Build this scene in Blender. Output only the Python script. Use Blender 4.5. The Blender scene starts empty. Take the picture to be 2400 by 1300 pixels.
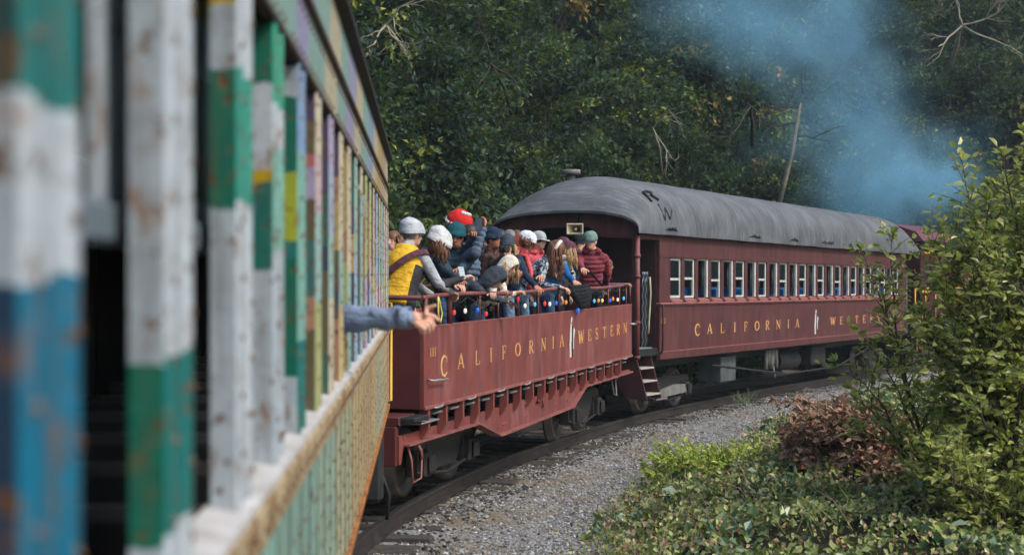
import bpy, bmesh, math, random
import numpy as np
from mathutils import Vector, Matrix, Quaternion

random.seed(7)
RNG = np.random.default_rng(7)
rad = math.radians
scene = bpy.context.scene
COL = scene.collection

# ------------------------------------------------------------------ camera
CAM_Z = 2.7            # camera height above the rail under the open car
FPX = 3600.0           # focal length in pixels of the 2400 px wide photograph
HOR = 640.0            # horizon row
cam_data = bpy.data.cameras.new('camera')
cam_data.sensor_width = 36.0
cam_data.lens = 54.0
cam_data.clip_start = 0.05
cam_data.clip_end = 600.0
cam_data.dof.use_dof = True
cam_data.dof.focus_distance = 23.0
cam_data.dof.aperture_fstop = 2.4
cam = bpy.data.objects.new('camera', cam_data)
COL.objects.link(cam)
cam.location = (0, 0, CAM_Z)
cam.rotation_euler = (rad(90) - math.atan((650 - HOR) / FPX), 0, 0)
scene.camera = cam

# ------------------------------------------------------------------ sky and sun
SUN = Vector((0.58, -0.36, 0.74)).normalized()
world = bpy.data.worlds.new('World')
scene.world = world
world.use_nodes = True
wn = world.node_tree
for n in list(wn.nodes):
    wn.nodes.remove(n)
w_out = wn.nodes.new('ShaderNodeOutputWorld')
w_bg = wn.nodes.new('ShaderNodeBackground')
w_sky = wn.nodes.new('ShaderNodeTexSky')
w_sky.sky_type = 'NISHITA'
w_sky.sun_disc = False
w_sky.sun_elevation = math.asin(SUN.z)
w_sky.sun_rotation = math.atan2(SUN.x, SUN.y)
w_sky.air_density = 1.3
w_sky.dust_density = 2.5
w_bg.inputs['Strength'].default_value = 0.15
wn.links.new(w_sky.outputs[0], w_bg.inputs[0])
wn.links.new(w_bg.outputs[0], w_out.inputs[0])
sun_data = bpy.data.lights.new('sun', 'SUN')
sun_data.energy = 1.75
sun_data.angle = rad(14.0)
sun_data.color = (1.0, 0.97, 0.92)
sun_ob = bpy.data.objects.new('sun', sun_data)
COL.objects.link(sun_ob)
sun_ob.rotation_euler = (-SUN).to_track_quat('-Z', 'Y').to_euler()
sun_ob.location = (10, 0, 30)

vs = scene.view_settings
vs.view_transform = 'Standard'
vs.look = 'None'
vs.gamma = 1.0
vs.exposure = 0.56
vs.use_curve_mapping = False
scene.render.engine = 'CYCLES'
cy = scene.cycles
cy.use_denoising = True
cy.use_adaptive_sampling = True
cy.adaptive_threshold = 0.03
cy.max_bounces = 5
cy.diffuse_bounces = 3
cy.glossy_bounces = 2
cy.transmission_bounces = 4
cy.transparent_max_bounces = 8
cy.volume_bounces = 1
cy.volume_step_rate = 1.0
cy.caustics_reflective = False
cy.caustics_refractive = False

# ------------------------------------------------------------------ helpers
def S(c):
    """sRGB 0-255 triple to linear"""
    out = []
    for v in c:
        v /= 255.0
        out.append(v / 12.92 if v <= 0.04045 else ((v + 0.055) / 1.055) ** 2.4)
    return tuple(out) + (1.0,)

class NT:
    """small node-tree helper"""
    def __init__(self, name):
        self.m = bpy.data.materials.new(name)
        self.m.use_nodes = True
        self.t = self.m.node_tree
        self.b = self.t.nodes['Principled BSDF']
    def n(self, kind, **kw):
        nd = self.t.nodes.new(kind)
        for k, v in kw.items():
            if k in nd.inputs:
                nd.inputs[k].default_value = v
            else:
                setattr(nd, k, v)
        return nd
    def l(self, a, b):
        self.t.links.new(a, b)
    def coords(self, scale=(1, 1, 1), kind='Object'):
        tc = self.n('ShaderNodeTexCoord')
        mp = self.n('ShaderNodeMapping')
        mp.inputs['Scale'].default_value = scale
        self.l(tc.outputs[kind], mp.inputs[0])
        return mp.outputs[0]
    def noise(self, vec, scale, detail=4, rough=0.55):
        nz = self.n('ShaderNodeTexNoise')
        nz.inputs['Scale'].default_value = scale
        nz.inputs['Detail'].default_value = detail
        nz.inputs['Roughness'].default_value = rough
        if vec is not None:
            self.l(vec, nz.inputs['Vector'])
        return nz.outputs[0]
    def ramp(self, fac, stops, interp='LINEAR'):
        r = self.n('ShaderNodeValToRGB')
        r.color_ramp.interpolation = interp
        el = r.color_ramp.elements
        while len(el) < len(stops):
            el.new(0.5)
        for e, (p, c) in zip(el, stops):
            e.position = p
            e.color = c if len(c) == 4 else tuple(c) + (1,)
        self.l(fac, r.inputs[0])
        return r.outputs[0]
    def mix(self, fac, a, b, blend='MIX'):
        mx = self.n('ShaderNodeMix', data_type='RGBA', blend_type=blend)
        for sock, v in ((mx.inputs[0], fac), (mx.inputs[6], a), (mx.inputs[7], b)):
            if hasattr(v, 'node'):
                self.l(v, sock)
            else:
                sock.default_value = v
        return mx.outputs[2]
    def math(self, op, a, b=None, c=None):
        mt = self.n('ShaderNodeMath', operation=op)
        for i, v in enumerate((a, b, c)):
            if v is None:
                continue
            if hasattr(v, 'node'):
                self.l(v, mt.inputs[i])
            else:
                mt.inputs[i].default_value = v
        return mt.outputs[0]
    def bump(self, h, strength=0.3, dist=0.01):
        bp = self.n('ShaderNodeBump')
        bp.inputs['Strength'].default_value = strength
        bp.inputs['Distance'].default_value = dist
        self.l(h, bp.inputs['Height'])
        self.l(bp.outputs[0], self.b.inputs['Normal'])
    def col(self, c):
        if hasattr(c, 'node'):
            self.l(c, self.b.inputs['Base Color'])
        else:
            self.b.inputs['Base Color'].default_value = c
    def set(self, rough=0.6, metal=0.0, spec=0.4):
        self.b.inputs['Roughness'].default_value = rough
        self.b.inputs['Metallic'].default_value = metal
        self.b.inputs['Specular IOR Level'].default_value = spec

def blk(n, lo, hi):
    """black/white stops for a soft threshold"""
    return [(lo, (0, 0, 0, 1)), (hi, (1, 1, 1, 1))]

def weathered(name, c1, c2, dirt, scale=2.5, streak=6.0, rough=0.55, dirt_amt=0.55, bump=0.15, metal=0.0, fine=40, spec=0.35, fade=None):
    """paint with cloudy fading, vertical streaks and grime"""
    t = NT(name)
    v = t.coords()
    vs_ = t.coords((streak, streak, 0.5))
    base = t.mix(t.ramp(t.noise(v, scale), blk(0, 0.35, 0.68)), c1, c2)
    base = t.mix(t.math('MULTIPLY', t.ramp(t.noise(vs_, 2.2, 5), blk(0, 0.5, 0.75)), 0.45), base, dirt)
    base = t.mix(t.math('MULTIPLY', t.ramp(t.noise(v, scale * 3.7, 6, 0.7), blk(0, 0.56, 0.72)), dirt_amt), base, dirt)
    if fade is not None:            # sun-bleached, chalky streaks and blotches
        base = t.mix(t.math('MULTIPLY', t.ramp(t.noise(t.coords((3.5, 3.5, 0.8)), 1.3, 6, 0.65), blk(0, 0.46, 0.7)), 0.7), base, fade)
        base = t.mix(t.math('MULTIPLY', t.ramp(t.noise(t.coords((11, 11, 0.7)), 1.6, 4, 0.6), blk(0, 0.52, 0.72)), 0.55), base, dirt)
    t.col(base)
    t.set(rough, metal, spec)
    t.bump(t.noise(v, fine, 5), bump, 0.004)
    return t.m

def plain(name, c, rough=0.6, metal=0.0, var=0.25, scale=12.0, bump=0.1, spec=0.4):
    t = NT(name)
    v = t.coords()
    nz = t.noise(v, scale, 4)
    dark = tuple(x * (1 - var) for x in c[:3]) + (1,)
    lite = tuple(min(1, x * (1 + var * 0.6)) for x in c[:3]) + (1,)
    t.col(t.mix(t.ramp(nz, blk(0, 0.3, 0.7)), dark, lite))
    t.set(rough, metal, spec)
    if bump:
        t.bump(t.noise(v, scale * 5, 3), bump, 0.004)
    return t.m

def link(o, parent=None):
    COL.objects.link(o)
    if parent is not None:
        o.parent = parent
    return o

def tag(o, label=None, cat=None, group=None, kind=None):
    for k, v in (('label', label), ('category', cat), ('group', group), ('kind', kind)):
        if v:
            o[k] = v
    return o

def empty(name, matrix=None, label=None, cat=None, group=None, kind=None):
    o = bpy.data.objects.new(name, None)
    o.empty_display_size = 0.2
    COL.objects.link(o)
    if matrix is not None:
        o.matrix_world = matrix
    return tag(o, label, cat, group, kind)

def part(name, mesh, parent, loc=(0, 0, 0), rot=(0, 0, 0), scale=(1, 1, 1)):
    o = bpy.data.objects.new(name, mesh)
    link(o, parent)
    o.location = loc
    o.rotation_euler = rot
    o.scale = scale
    return o

class MB:
    """collects faces, builds one mesh"""
    def __init__(self):
        self.v = []
        self.f = []
        self.mi = []
        self.sm = []
    def add(self, vs_, fs, mi=0, smooth=False):
        o = len(self.v)
        self.v += [tuple(p) for p in vs_]
        for f in fs:
            self.f.append(tuple(i + o for i in f))
            self.mi.append(mi)
            self.sm.append(smooth)
        return self
    def box(self, x0, x1, y0, y1, z0, z1, mi=0, ch=0.0):
        if ch > 0:
            bm = bmesh.new()
            bmesh.ops.create_cube(bm, size=1)
            for vv in bm.verts:
                vv.co = ((x0 + x1) / 2 + vv.co.x * (x1 - x0), (y0 + y1) / 2 + vv.co.y * (y1 - y0), (z0 + z1) / 2 + vv.co.z * (z1 - z0))
            bmesh.ops.bevel(bm, geom=list(bm.edges), offset=ch, segments=1, affect='EDGES', profile=0.5)
            bm.verts.index_update()
            self.add([vv.co[:] for vv in bm.verts], [[q.index for q in f.verts] for f in bm.faces], mi)
            bm.free()
            return self
        vs_ = [(x0, y0, z0), (x1, y0, z0), (x1, y1, z0), (x0, y1, z0), (x0, y0, z1), (x1, y0, z1), (x1, y1, z1), (x0, y1, z1)]
        return self.add(vs_, [(0, 3, 2, 1), (4, 5, 6, 7), (0, 1, 5, 4), (1, 2, 6, 5), (2, 3, 7, 6), (3, 0, 4, 7)], mi)
    def tube(self, pts, r, n=8, mi=0, caps=True, smooth=True):
        pts = [Vector(p) for p in pts]
        rs = r if hasattr(r, '__len__') else [r] * len(pts)
        rings = []
        up = None
        for i, p in enumerate(pts):
            d = (pts[min(i + 1, len(pts) - 1)] - pts[max(i - 1, 0)])
            if d.length < 1e-9:
                d = Vector((0, 0, 1))
            d.normalize()
            if up is None:
                up = d.orthogonal().normalized()
            up = (up - d * up.dot(d))
            up = up.normalized() if up.length > 1e-6 else d.orthogonal().normalized()
            sd = d.cross(up)
            rings.append([p + (up * math.cos(a) + sd * math.sin(a)) * rs[i] for a in (2 * math.pi * k / n for k in range(n))])
        vs_ = [q for rg in rings for q in rg]
        fs = []
        for i in range(len(pts) - 1):
            for k in range(n):
                a, b = i * n + k, i * n + (k + 1) % n
                fs.append((a, b, b + n, a + n))
        self.add(vs_, fs, mi, smooth)
        if caps:
            o = len(self.v) - len(vs_)
            self.f.append(tuple(o + k for k in reversed(range(n)))); self.mi.append(mi); self.sm.append(False)
            e = o + (len(pts) - 1) * n
            self.f.append(tuple(e + k for k in range(n))); self.mi.append(mi); self.sm.append(False)
        return self
    def cyl(self, p0, p1, r, n=12, mi=0):
        return self.tube([p0, p1], r, n, mi)
    def ball(self, c, r, mi=0, nu=10, nv=7, M=None):
        r = r if hasattr(r, '__len__') else (r, r, r)
        vs_, fs = [], []
        for j in range(nv + 1):
            ph = math.pi * j / nv
            for i in range(nu):
                th = 2 * math.pi * i / nu
                q = Vector((r[0] * math.sin(ph) * math.cos(th), r[1] * math.sin(ph) * math.sin(th), r[2] * math.cos(ph)))
                if M is not None:
                    q = M @ q
                vs_.append(Vector(c) + q)
        for j in range(nv):
            for i in range(nu):
                a, b = j * nu + i, j * nu + (i + 1) % nu
                if j == 0:
                    fs.append((a, b + nu, a + nu)[::-1])
                elif j == nv - 1:
                    fs.append((a, b, a + nu)[::-1])
                else:
                    fs.append((a, b, b + nu, a + nu)[::-1])
        return self.add(vs_, fs, mi, True)
    def prism(self, poly, axis, a, b, mi=0):
        """extrude a 2-D polygon; axis 'x': poly=(y,z), 'y': poly=(x,z), 'z': poly=(x,y)"""
        def P(q, t):
            return {'x': (t, q[0], q[1]), 'y': (q[0], t, q[1]), 'z': (q[0], q[1], t)}[axis]
        n = len(poly)
        vs_ = [P(q, a) for q in poly] + [P(q, b) for q in poly]
        fs = [tuple(range(n)), tuple(range(2 * n - 1, n - 1, -1))] + [(i, i + n, (i + 1) % n + n, (i + 1) % n) for i in range(n)]
        return self.add(vs_, fs, mi)
    def sweep(self, path, prof, mi=0, smooth=False):
        """path: list of (origin, right, up) ; prof: list of (a, b)"""
        n = len(prof)
        vs_ = [o + r * a + u * b for (o, r, u) in path for (a, b) in prof]
        fs = []
        for i in range(len(path) - 1):
            for k in range(n):
                fs.append((i * n + k, i * n + (k + 1) % n, (i + 1) * n + (k + 1) % n, (i + 1) * n + k))
        return self.add(vs_, fs, mi, smooth)
    def mesh(self, name, mats):
        me = bpy.data.meshes.new(name)
        me.from_pydata(self.v, [], self.f)
        for m in (mats if isinstance(mats, (list, tuple)) else [mats]):
            me.materials.append(m)
        me.polygons.foreach_set('material_index', self.mi)
        me.polygons.foreach_set('use_smooth', self.sm)
        bm = bmesh.new()
        bm.from_mesh(me)
        bmesh.ops.recalc_face_normals(bm, faces=bm.faces)
        bm.to_mesh(me)
        bm.free()
        me.update()
        return me
    def build(self, name, mats, parent=None, loc=(0, 0, 0)):
        return part(name, self.mesh(name, mats), parent, loc)

def np_mesh(name, V, F, mats, mi=None, smooth=False):
    me = bpy.data.meshes.new(name)
    V = np.asarray(V, dtype=np.float32)
    F = np.asarray(F, dtype=np.int32)
    k = F.shape[1]
    me.vertices.add(len(V))
    me.vertices.foreach_set('co', V.ravel())
    me.loops.add(F.size)
    me.loops.foreach_set('vertex_index', F.ravel())
    me.polygons.add(len(F))
    me.polygons.foreach_set('loop_start', np.arange(0, F.size, k, dtype=np.int32))
    for m in (mats if isinstance(mats, (list, tuple)) else [mats]):
        me.materials.append(m)
    if mi is not None:
        me.polygons.foreach_set('material_index', np.asarray(mi, dtype=np.int32))
    me.polygons.foreach_set('use_smooth', np.full(len(F), smooth))
    me.update(calc_edges=True)
    me.validate()
    return me

def frame(x, y, z, dx, dy, pitch=0.0):
    """local y along (dx, dy), local x to its right, local z up"""
    return Matrix.Translation((x, y, z)) @ Matrix.Rotation(math.atan2(-dx, dy), 4, 'Z') @ Matrix.Rotation(pitch, 4, 'X')

def at(px, py, Y):
    """world point seen at that photo pixel at depth Y"""
    return Vector(((px - 1200) / FPX * Y, Y, CAM_Z - (py - HOR) / FPX * Y))

def smoothstep(a, b, x):
    t = np.clip((x - a) / (b - a), 0, 1)
    return t * t * (3 - 2 * t)

# value noise for numpy
_perm = RNG.permutation(512)
_vals = RNG.random(512)
def vnoise(x, y):
    xi, yi = np.floor(x).astype(int), np.floor(y).astype(int)
    fx, fy = x - xi, y - yi
    fx, fy = fx * fx * (3 - 2 * fx), fy * fy * (3 - 2 * fy)
    def h(a, b):
        return _vals[(_perm[a & 511] + b) & 511]
    return (h(xi, yi) * (1 - fx) + h(xi + 1, yi) * fx) * (1 - fy) + (h(xi, yi + 1) * (1 - fx) + h(xi + 1, yi + 1) * fx) * fy

# ------------------------------------------------------------------ common materials
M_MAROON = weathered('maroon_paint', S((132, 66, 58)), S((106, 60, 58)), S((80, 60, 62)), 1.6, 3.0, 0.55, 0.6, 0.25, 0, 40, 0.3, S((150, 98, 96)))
M_MAROON_D = weathered('dark_and_shaded_maroon', S((98, 48, 48)), S((82, 42, 44)), S((46, 34, 36)), 1.6, 5.0, 0.5)  # darker maroon; on the car ends it paints in their shade
M_COACH = weathered('coach_maroon', S((92, 50, 48)), S((76, 43, 44)), S((54, 40, 43)), 1.3, 4.0, 0.55, 0.6, 0.25, 0, 40, 0.3, S((108, 70, 70)))
M_TRIM = weathered('worn_trim_paint', S((152, 96, 90)), S((124, 74, 70)), S((84, 62, 60)), 5, 3, 0.5)
M_BLACK = plain('black_iron', (0.018, 0.019, 0.02, 1), 0.6, 0.0, 0.5, 8)
M_TRUCK = weathered('greasy_truck_steel', S((48, 44, 42)), S((34, 32, 32)), S((22, 21, 21)), 5, 3, 0.7, 0.7)
M_WHEEL = weathered('wheel_steel', S((96, 86, 78)), S((66, 60, 56)), S((40, 34, 30)), 6, 3, 0.5, 0.6, 0.15, 0.4)
M_STEEL = plain('bare_steel', S((170, 170, 168)), 0.45, 0.6, 0.25, 20)
M_GREYPLATE = weathered('grey_plate', S((128, 126, 120)), S((100, 100, 98)), S((62, 56, 50)), 5, 3, 0.6)
M_GOLD = weathered('gold_lettering', S((226, 172, 104)), S((204, 150, 88)), S((138, 84, 66)), 5, 4, 0.6, 0.75, 0.1, 0, 40)
M_WHITE = plain('white_paint', S((214, 214, 206)), 0.55, 0.0, 0.12, 6)
M_SASH = weathered('sash_paint', S((206, 208, 200)), S((178, 182, 178)), S((120, 118, 112)), 5, 3, 0.5)
M_DARKIN = plain('interior_painted_dark', (0.012, 0.012, 0.013, 1), 0.9, 0.0, 0.3, 3, 0)  # near black paints in the darkness of unlit interiors
M_YELLOW = plain('yellow_handrail_paint', S((214, 164, 40)), 0.5, 0.0, 0.2, 12)
M_SKIN = plain('skin_light', S((214, 164, 140)), 0.5, 0.0, 0.08, 20, 0.05)
M_SKIN2 = plain('skin_tan', S((186, 126, 96)), 0.5, 0.0, 0.08, 20, 0.05)
M_EYE = plain('eye_dark', (0.02, 0.015, 0.012, 1), 0.3, 0, 0.1)
M_LIP = plain('lip', S((170, 96, 88)), 0.5, 0, 0.1)
# ------------------------------------------------------------------ track line
_R = [(-0.2, -26), (-0.62, -16), (-1.1, -8), (-1.45, 0), (-1.72, 8), (-1.74, 12.5), (-1.55, 16.2), (-1.0, 19.2), (-0.5, 21.3), (0.05, 23.2),
      (0.86, 25.9), (1.62, 28.5), (2.5, 31.2), (3.3, 33.0), (7.1, 40.1), (9.75, 45.1), (11.7, 48.5), (16.6, 55.2), (22.8, 61.5), (31, 67), (41, 71), (54, 73.5)]
def rail_z(y):
    return float(np.interp(y, [-30, 23, 32, 40, 45, 60, 80], [0, 0, -0.2, -0.22, -0.3, -0.4, -0.45]))
def catmull(P, step=0.3):
    P = [Vector((p[0], p[1], 0)) for p in P]
    P = [P[0] * 2 - P[1]] + P + [P[-1] * 2 - P[-2]]
    out = []
    for i in range(1, len(P) - 2):
        n = max(2, int((P[i + 1] - P[i]).length / step))
        for k in range(n):
            t = k / n
            a, b, c, d = P[i - 1], P[i], P[i + 1], P[i + 2]
            out.append(0.5 * ((2 * b) + (c - a) * t + (2 * a - 5 * b + 4 * c - d) * t * t + (3 * b - a - 3 * c + d) * t ** 3))
    out.append(P[-2])
    return out
rr = catmull(_R)
arr = np.array([(p.x, p.y) for p in rr])
for _ in range(30):                      # ease the kinks of the surveyed points
    arr[1:-1] = 0.25 * arr[:-2] + 0.5 * arr[1:-1] + 0.25 * arr[2:]
tang = np.gradient(arr, axis=0)
tang /= np.linalg.norm(tang, axis=1)[:, None]
rgt = np.stack([tang[:, 1], -tang[:, 0]], 1)
CEN = arr - rgt * 0.75                   # centre line
CENZ = np.array([rail_z(y) for y in CEN[:, 1]])
ARC = np.concatenate([[0], np.cumsum(np.linalg.norm(np.diff(CEN, axis=0), axis=1))])

def track_dist(x, y):
    """signed distance to the right of the centre line, and rail height there"""
    x = np.asarray(x, float); y = np.asarray(y, float)
    sh = x.shape
    q = np.stack([x.ravel(), y.ravel()], 1)
    d = np.empty(len(q)); zz = np.empty(len(q)); arcs = np.empty(len(q))
    for i in range(0, len(q), 4000):
        w = q[i:i + 4000, None, :] - CEN[None]
        k = np.argmin((w ** 2).sum(2), 1)
        ww = w[np.arange(len(k)), k]
        d[i:i + 4000] = np.sign((ww * rgt[k]).sum(1)) * np.linalg.norm(ww, axis=1)
        zz[i:i + 4000] = CENZ[k]
        arcs[i:i + 4000] = ARC[k]
    return d.reshape(sh), zz.reshape(sh), arcs.reshape(sh)

EDGE0 = 3.0                              # where the planted bank begins, right of the track
def ground_h(x, y):
    d, zr, a = track_dist(x, y)
    n1 = vnoise(x * 0.35 + 40, y * 0.35 + 7) - 0.5
    n2 = vnoise(x * 1.7 + 3, y * 1.7 + 90) - 0.5
    h = zr - 0.19 + n2 * 0.06 + (vnoise(x * 0.9 + 70, y * 0.9) - 0.5) * 0.05 - 0.03 * smoothstep(0.9, 0.6, np.abs(d))
    ad = np.abs(d)
    h = h - 0.08 * smoothstep(1.5, 2.3, ad)                     # ballast shoulder
    # hillside on the left of the track
    dl = np.maximum(-d - 3.0, 0)
    h = h + dl * 0.62 * smoothstep(0, 3, dl) + n1 * 2.2 * smoothstep(2, 9, dl)
    # bank on the right
    e = EDGE0 + 0.9 * (vnoise(a * 0.28 + 5, a * 0 + 3.3) - 0.5)
    dr = np.maximum(d - e, 0)
    h = h + 0.22 * smoothstep(0, 2.0, dr) + (0.35 * np.clip(n1 + 0.25, 0, 1) + 0.1) * smoothstep(0.8, 4, dr) + n2 * 0.12 * smoothstep(0.2, 1, dr)
    return h

def grid_axis(segs):
    out = []
    for a, b, st in segs:
        out += list(np.arange(a, b, st))
    out.append(segs[-1][1])
    return np.array(out)
gx = grid_axis([(-320, -60, 20), (-60, -8, 1.6), (-8, 14, 0.3), (14, 60, 1.4), (60, 340, 20)])
gy = grid_axis([(-220, -30, 16), (-30, 8, 2.0), (8, 40, 0.3), (40, 100, 1.4), (100, 420, 20)])
GX, GY = np.meshgrid(gx, gy)
GZ = ground_h(GX, GY)
far = np.maximum(np.abs(GX) - 60, np.maximum(GY - 100, -30 - GY))
GZ = np.where(far > 0, np.minimum(GZ, 40 + 0 * GZ), GZ)
nx, ny = len(gx), len(gy)
V = np.stack([GX.ravel(), GY.ravel(), GZ.ravel()], 1)
ii = (np.arange(ny - 1)[:, None] * nx + np.arange(nx - 1)[None]).ravel()
F = np.stack([ii, ii + 1, ii + nx + 1, ii + nx], 1)

t = NT('gravel_and_soil')
v = t.coords()
big = t.noise(v, 0.55, 3)
mid = t.noise(v, 3.1, 5, 0.65)
vor = t.n('ShaderNodeTexVoronoi'); vor.inputs['Scale'].default_value = 26.0
t.l(v, vor.inputs['Vector'])
grey = t.mix(t.ramp(vor.outputs['Color'], blk(0, 0.15, 0.85)), S((118, 121, 124)), S((182, 186, 190)))
soil = t.mix(mid, S((104, 92, 76)), S((158, 144, 124)))
gmix = t.mix(t.ramp(t.math('ADD', t.math('MULTIPLY', big, 0.7), t.math('MULTIPLY', mid, 0.4)), blk(0, 0.50, 0.70)), soil, grey)
gmix = t.mix(t.ramp(t.noise(v, 60, 4, 0.7), blk(0, 0.38, 0.60)), t.mix(0.45, gmix, S((50, 46, 40))), gmix)
geo = t.n('ShaderNodeNewGeometry')
t.col(gmix)
t.set(0.95, 0, 0.15)
t.bump(t.math('ADD', vor.outputs['Distance'], t.noise(v, 50, 5)), 0.7, 0.03)
M_GRAVEL = t.m
t = NT('forest_floor')
v = t.coords()
t.col(t.ramp(t.noise(v, 1.4, 6, 0.7), [(0.3, S((26, 30, 22))), (0.52, S((52, 50, 36))), (0.75, S((44, 58, 34)))]))
t.set(1.0, 0, 0.1)
t.bump(t.noise(v, 6, 6, 0.7), 0.8, 0.15)
M_FLOOR = t.m
cx, cyy = V[F].mean(1)[:, 0], V[F].mean(1)[:, 1]
dc, _, ac = track_dist(cx, cyy)
ground = part('ground', np_mesh('ground', V, F, [M_GRAVEL, M_FLOOR], np.where((dc < -3.2) | (dc > 3.9), 1, 0), True), None)
tag(ground, 'gravel trackside and wooded slope', None, None, 'structure')
ground['kind'] = 'structure'

# ------------------------------------------------------------------ railway track
track = empty('railway_track', None, None, None, None, 'structure')
M_RAIL = weathered('rail_steel', S((74, 66, 62)), S((52, 50, 50)), S((38, 32, 28)), 4, 2, 0.45, 0.5, 0.1, 0.35)
M_TIE = weathered('tie_timber', S((76, 70, 64)), S((50, 47, 45)), S((30, 28, 26)), 3, 8, 0.9, 0.6, 0.5, 0, 30)
prof = [(-0.035, 0), (0.035, 0), (0.037, -0.035), (0.01, -0.05), (0.01, -0.14), (0.07, -0.155), (0.07, -0.17), (-0.07, -0.17), (-0.07, -0.155), (-0.01, -0.14), (-0.01, -0.05), (-0.037, -0.035)]
for off in (0.75, -0.75):
    path = []
    for i in range(0, len(CEN), 2):
        path.append((Vector((CEN[i][0] + rgt[i][0] * off, CEN[i][1] + rgt[i][1] * off, CENZ[i])), Vector((rgt[i][0], rgt[i][1], 0)), Vector((0, 0, 1))))
    MB().sweep(path, prof).build('rail', M_RAIL, track)
tie_meshes = []
for k in range(4):
    b = MB().box(-1.28 - 0.05 * random.random(), 1.28 + 0.08 * random.random(), -0.11, 0.11, -0.33, -0.172, 0, 0.012)
    tie_meshes.append(b.mesh('tie', M_TIE))
plate = MB().box(-0.12, 0.12, -0.09, 0.09, -0.0, 0.012).mesh('tie_plate', M_RAIL)
sarc = 20.0
while sarc < ARC[-1] - 15:
    i = int(np.searchsorted(ARC, sarc))
    ang = math.atan2(-tang[i][0], tang[i][1])
    jit = random.uniform(-0.03, 0.03)
    tie = part('tie', tie_meshes[random.randrange(4)], track, (CEN[i][0] + rgt[i][0] * jit, CEN[i][1] + rgt[i][1] * jit, CENZ[i] + random.uniform(-0.012, 0.0)), (0, 0, ang + random.uniform(-0.02, 0.02)))
    sarc += 0.56

# ------------------------------------------------------------------ loose stones (stuff)
def scatter_stones(n, name, label, sel, smin, smax, mats):
    octa = np.array([(1, 0, 0), (-1, 0, 0), (0, 1, 0), (0, -1, 0), (0, 0, 1), (0, 0, -1)], float)
    of = np.array([(0, 2, 4), (2, 1, 4), (1, 3, 4), (3, 0, 4), (2, 0, 5), (1, 2, 5), (3, 1, 5), (0, 3, 5)])
    xs = RNG.uniform(-4, 12, n * 6); ys = RNG.uniform(13.5, 46, n * 6)
    d, zr, a = track_dist(xs, ys)
    vis = (np.abs(xs / ys) < 0.36) & sel(d, xs, ys, a)
    xs, ys = xs[vis][:n], ys[vis][:n]
    m = len(xs)
    zs = ground_h(xs, ys)
    sc = RNG.uniform(smin, smax, (m, 1, 1)) * RNG.uniform(0.55, 1.2, (m, 1, 3)) * np.array([1, 1, 0.7])
    P = octa[None] * sc * RNG.uniform(0.7, 1.25, (m, 6, 1))
    th = RNG.uniform(0, 6.28, m); c, s = np.cos(th), np.sin(th)
    tl = RNG.uniform(-0.6, 0.6, m); ct, st = np.cos(tl), np.sin(tl)
    X, Y, Z = P[..., 0], P[..., 1], P[..., 2]
    Y, Z = Y * ct[:, None] - Z * st[:, None], Y * st[:, None] + Z * ct[:, None]
    X, Y = X * c[:, None] - Y * s[:, None], X * s[:, None] + Y * c[:, None]
    Vv = np.stack([X + xs[:, None], Y + ys[:, None], Z + zs[:, None] + 0.004], 2).reshape(-1, 3)
    Ff = (of[None] + (np.arange(m) * 6)[:, None, None]).reshape(-1, 3)
    o = part(name, np_mesh(name, Vv, Ff, mats), None)
    return tag(o, label, None, None, 'stuff')
t = NT('stone')
gi = t.n('ShaderNodeNewGeometry')
t.col(t.ramp(gi.outputs['Random Per Island'], [(0.0, S((74, 74, 74))), (0.3, S((118, 119, 120))), (0.55, S((138, 140, 142))), (0.75, S((134, 122, 104))), (0.94, S((158, 160, 162))), (1.0, S((186, 188, 188)))]))
t.set(0.9, 0, 0.2)
M_STONE = t.m
def sel_path(d, x, y, a):
    e = EDGE0 + 0.9 * (vnoise(a * 0.28 + 5, a * 0 + 3.3) - 0.5)
    pat = vnoise(x * 0.7 + 11, y * 0.7)
    band = np.exp(-((d - (e - 0.55)) / 0.6) ** 2)
    return (d > 0.9) & (d < e + 0.5) & (RNG.random(len(d)) < 0.25 + 0.55 * pat * pat + 0.75 * band)
scatter_stones(42000, 'gravel', 'loose grey gravel along the track', sel_path, 0.012, 0.036, M_STONE)
scatter_stones(9000, 'ballast', 'dark ballast between the rails and ties', lambda d, x, y, a: (np.abs(d) < 1.6), 0.018, 0.045, plain('ballast_stone', S((62, 58, 54)), 0.95, 0, 0.5, 9))
# ------------------------------------------------------------------ foliage tools
def leaf_mat(name, stops, rough=0.45, trans=0.25, spec=0.4, objvar=0.25, clump=0.0):
    t = NT(name)
    g = t.n('ShaderNodeNewGeometry')
    oi = t.n('ShaderNodeObjectInfo')
    f = t.math('ADD', g.outputs['Random Per Island'], t.math('MULTIPLY', t.math('SUBTRACT', oi.outputs['Random'], 0.5), objvar))
    if clump:                       # whole sprays share a tone, single leaves vary less
        nz = t.noise(t.coords(), clump, 2, 0.5)
        f = t.math('ADD', t.math('MULTIPLY', f, 0.38), t.math('MULTIPLY', t.math('SUBTRACT', nz, 0.22), 1.15))
    c = t.ramp(f, stops)
    t.col(c)
    t.set(rough, 0, spec)
    tr = t.n('ShaderNodeBsdfTranslucent')
    t.l(t.mix(0.5, c, S((120, 140, 40)), 'MIX'), tr.inputs[0])
    ms = t.n('ShaderNodeMixShader')
    ms.inputs[0].default_value = trans
    out = t.t.nodes['Material Output']
    t.l(t.b.outputs[0], ms.inputs[1]); t.l(tr.outputs[0], ms.inputs[2]); t.l(ms.outputs[0], out.inputs[0])
    return t.m

def unit(a):
    return a / np.maximum(np.linalg.norm(a, axis=-1, keepdims=True), 1e-9)

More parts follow.
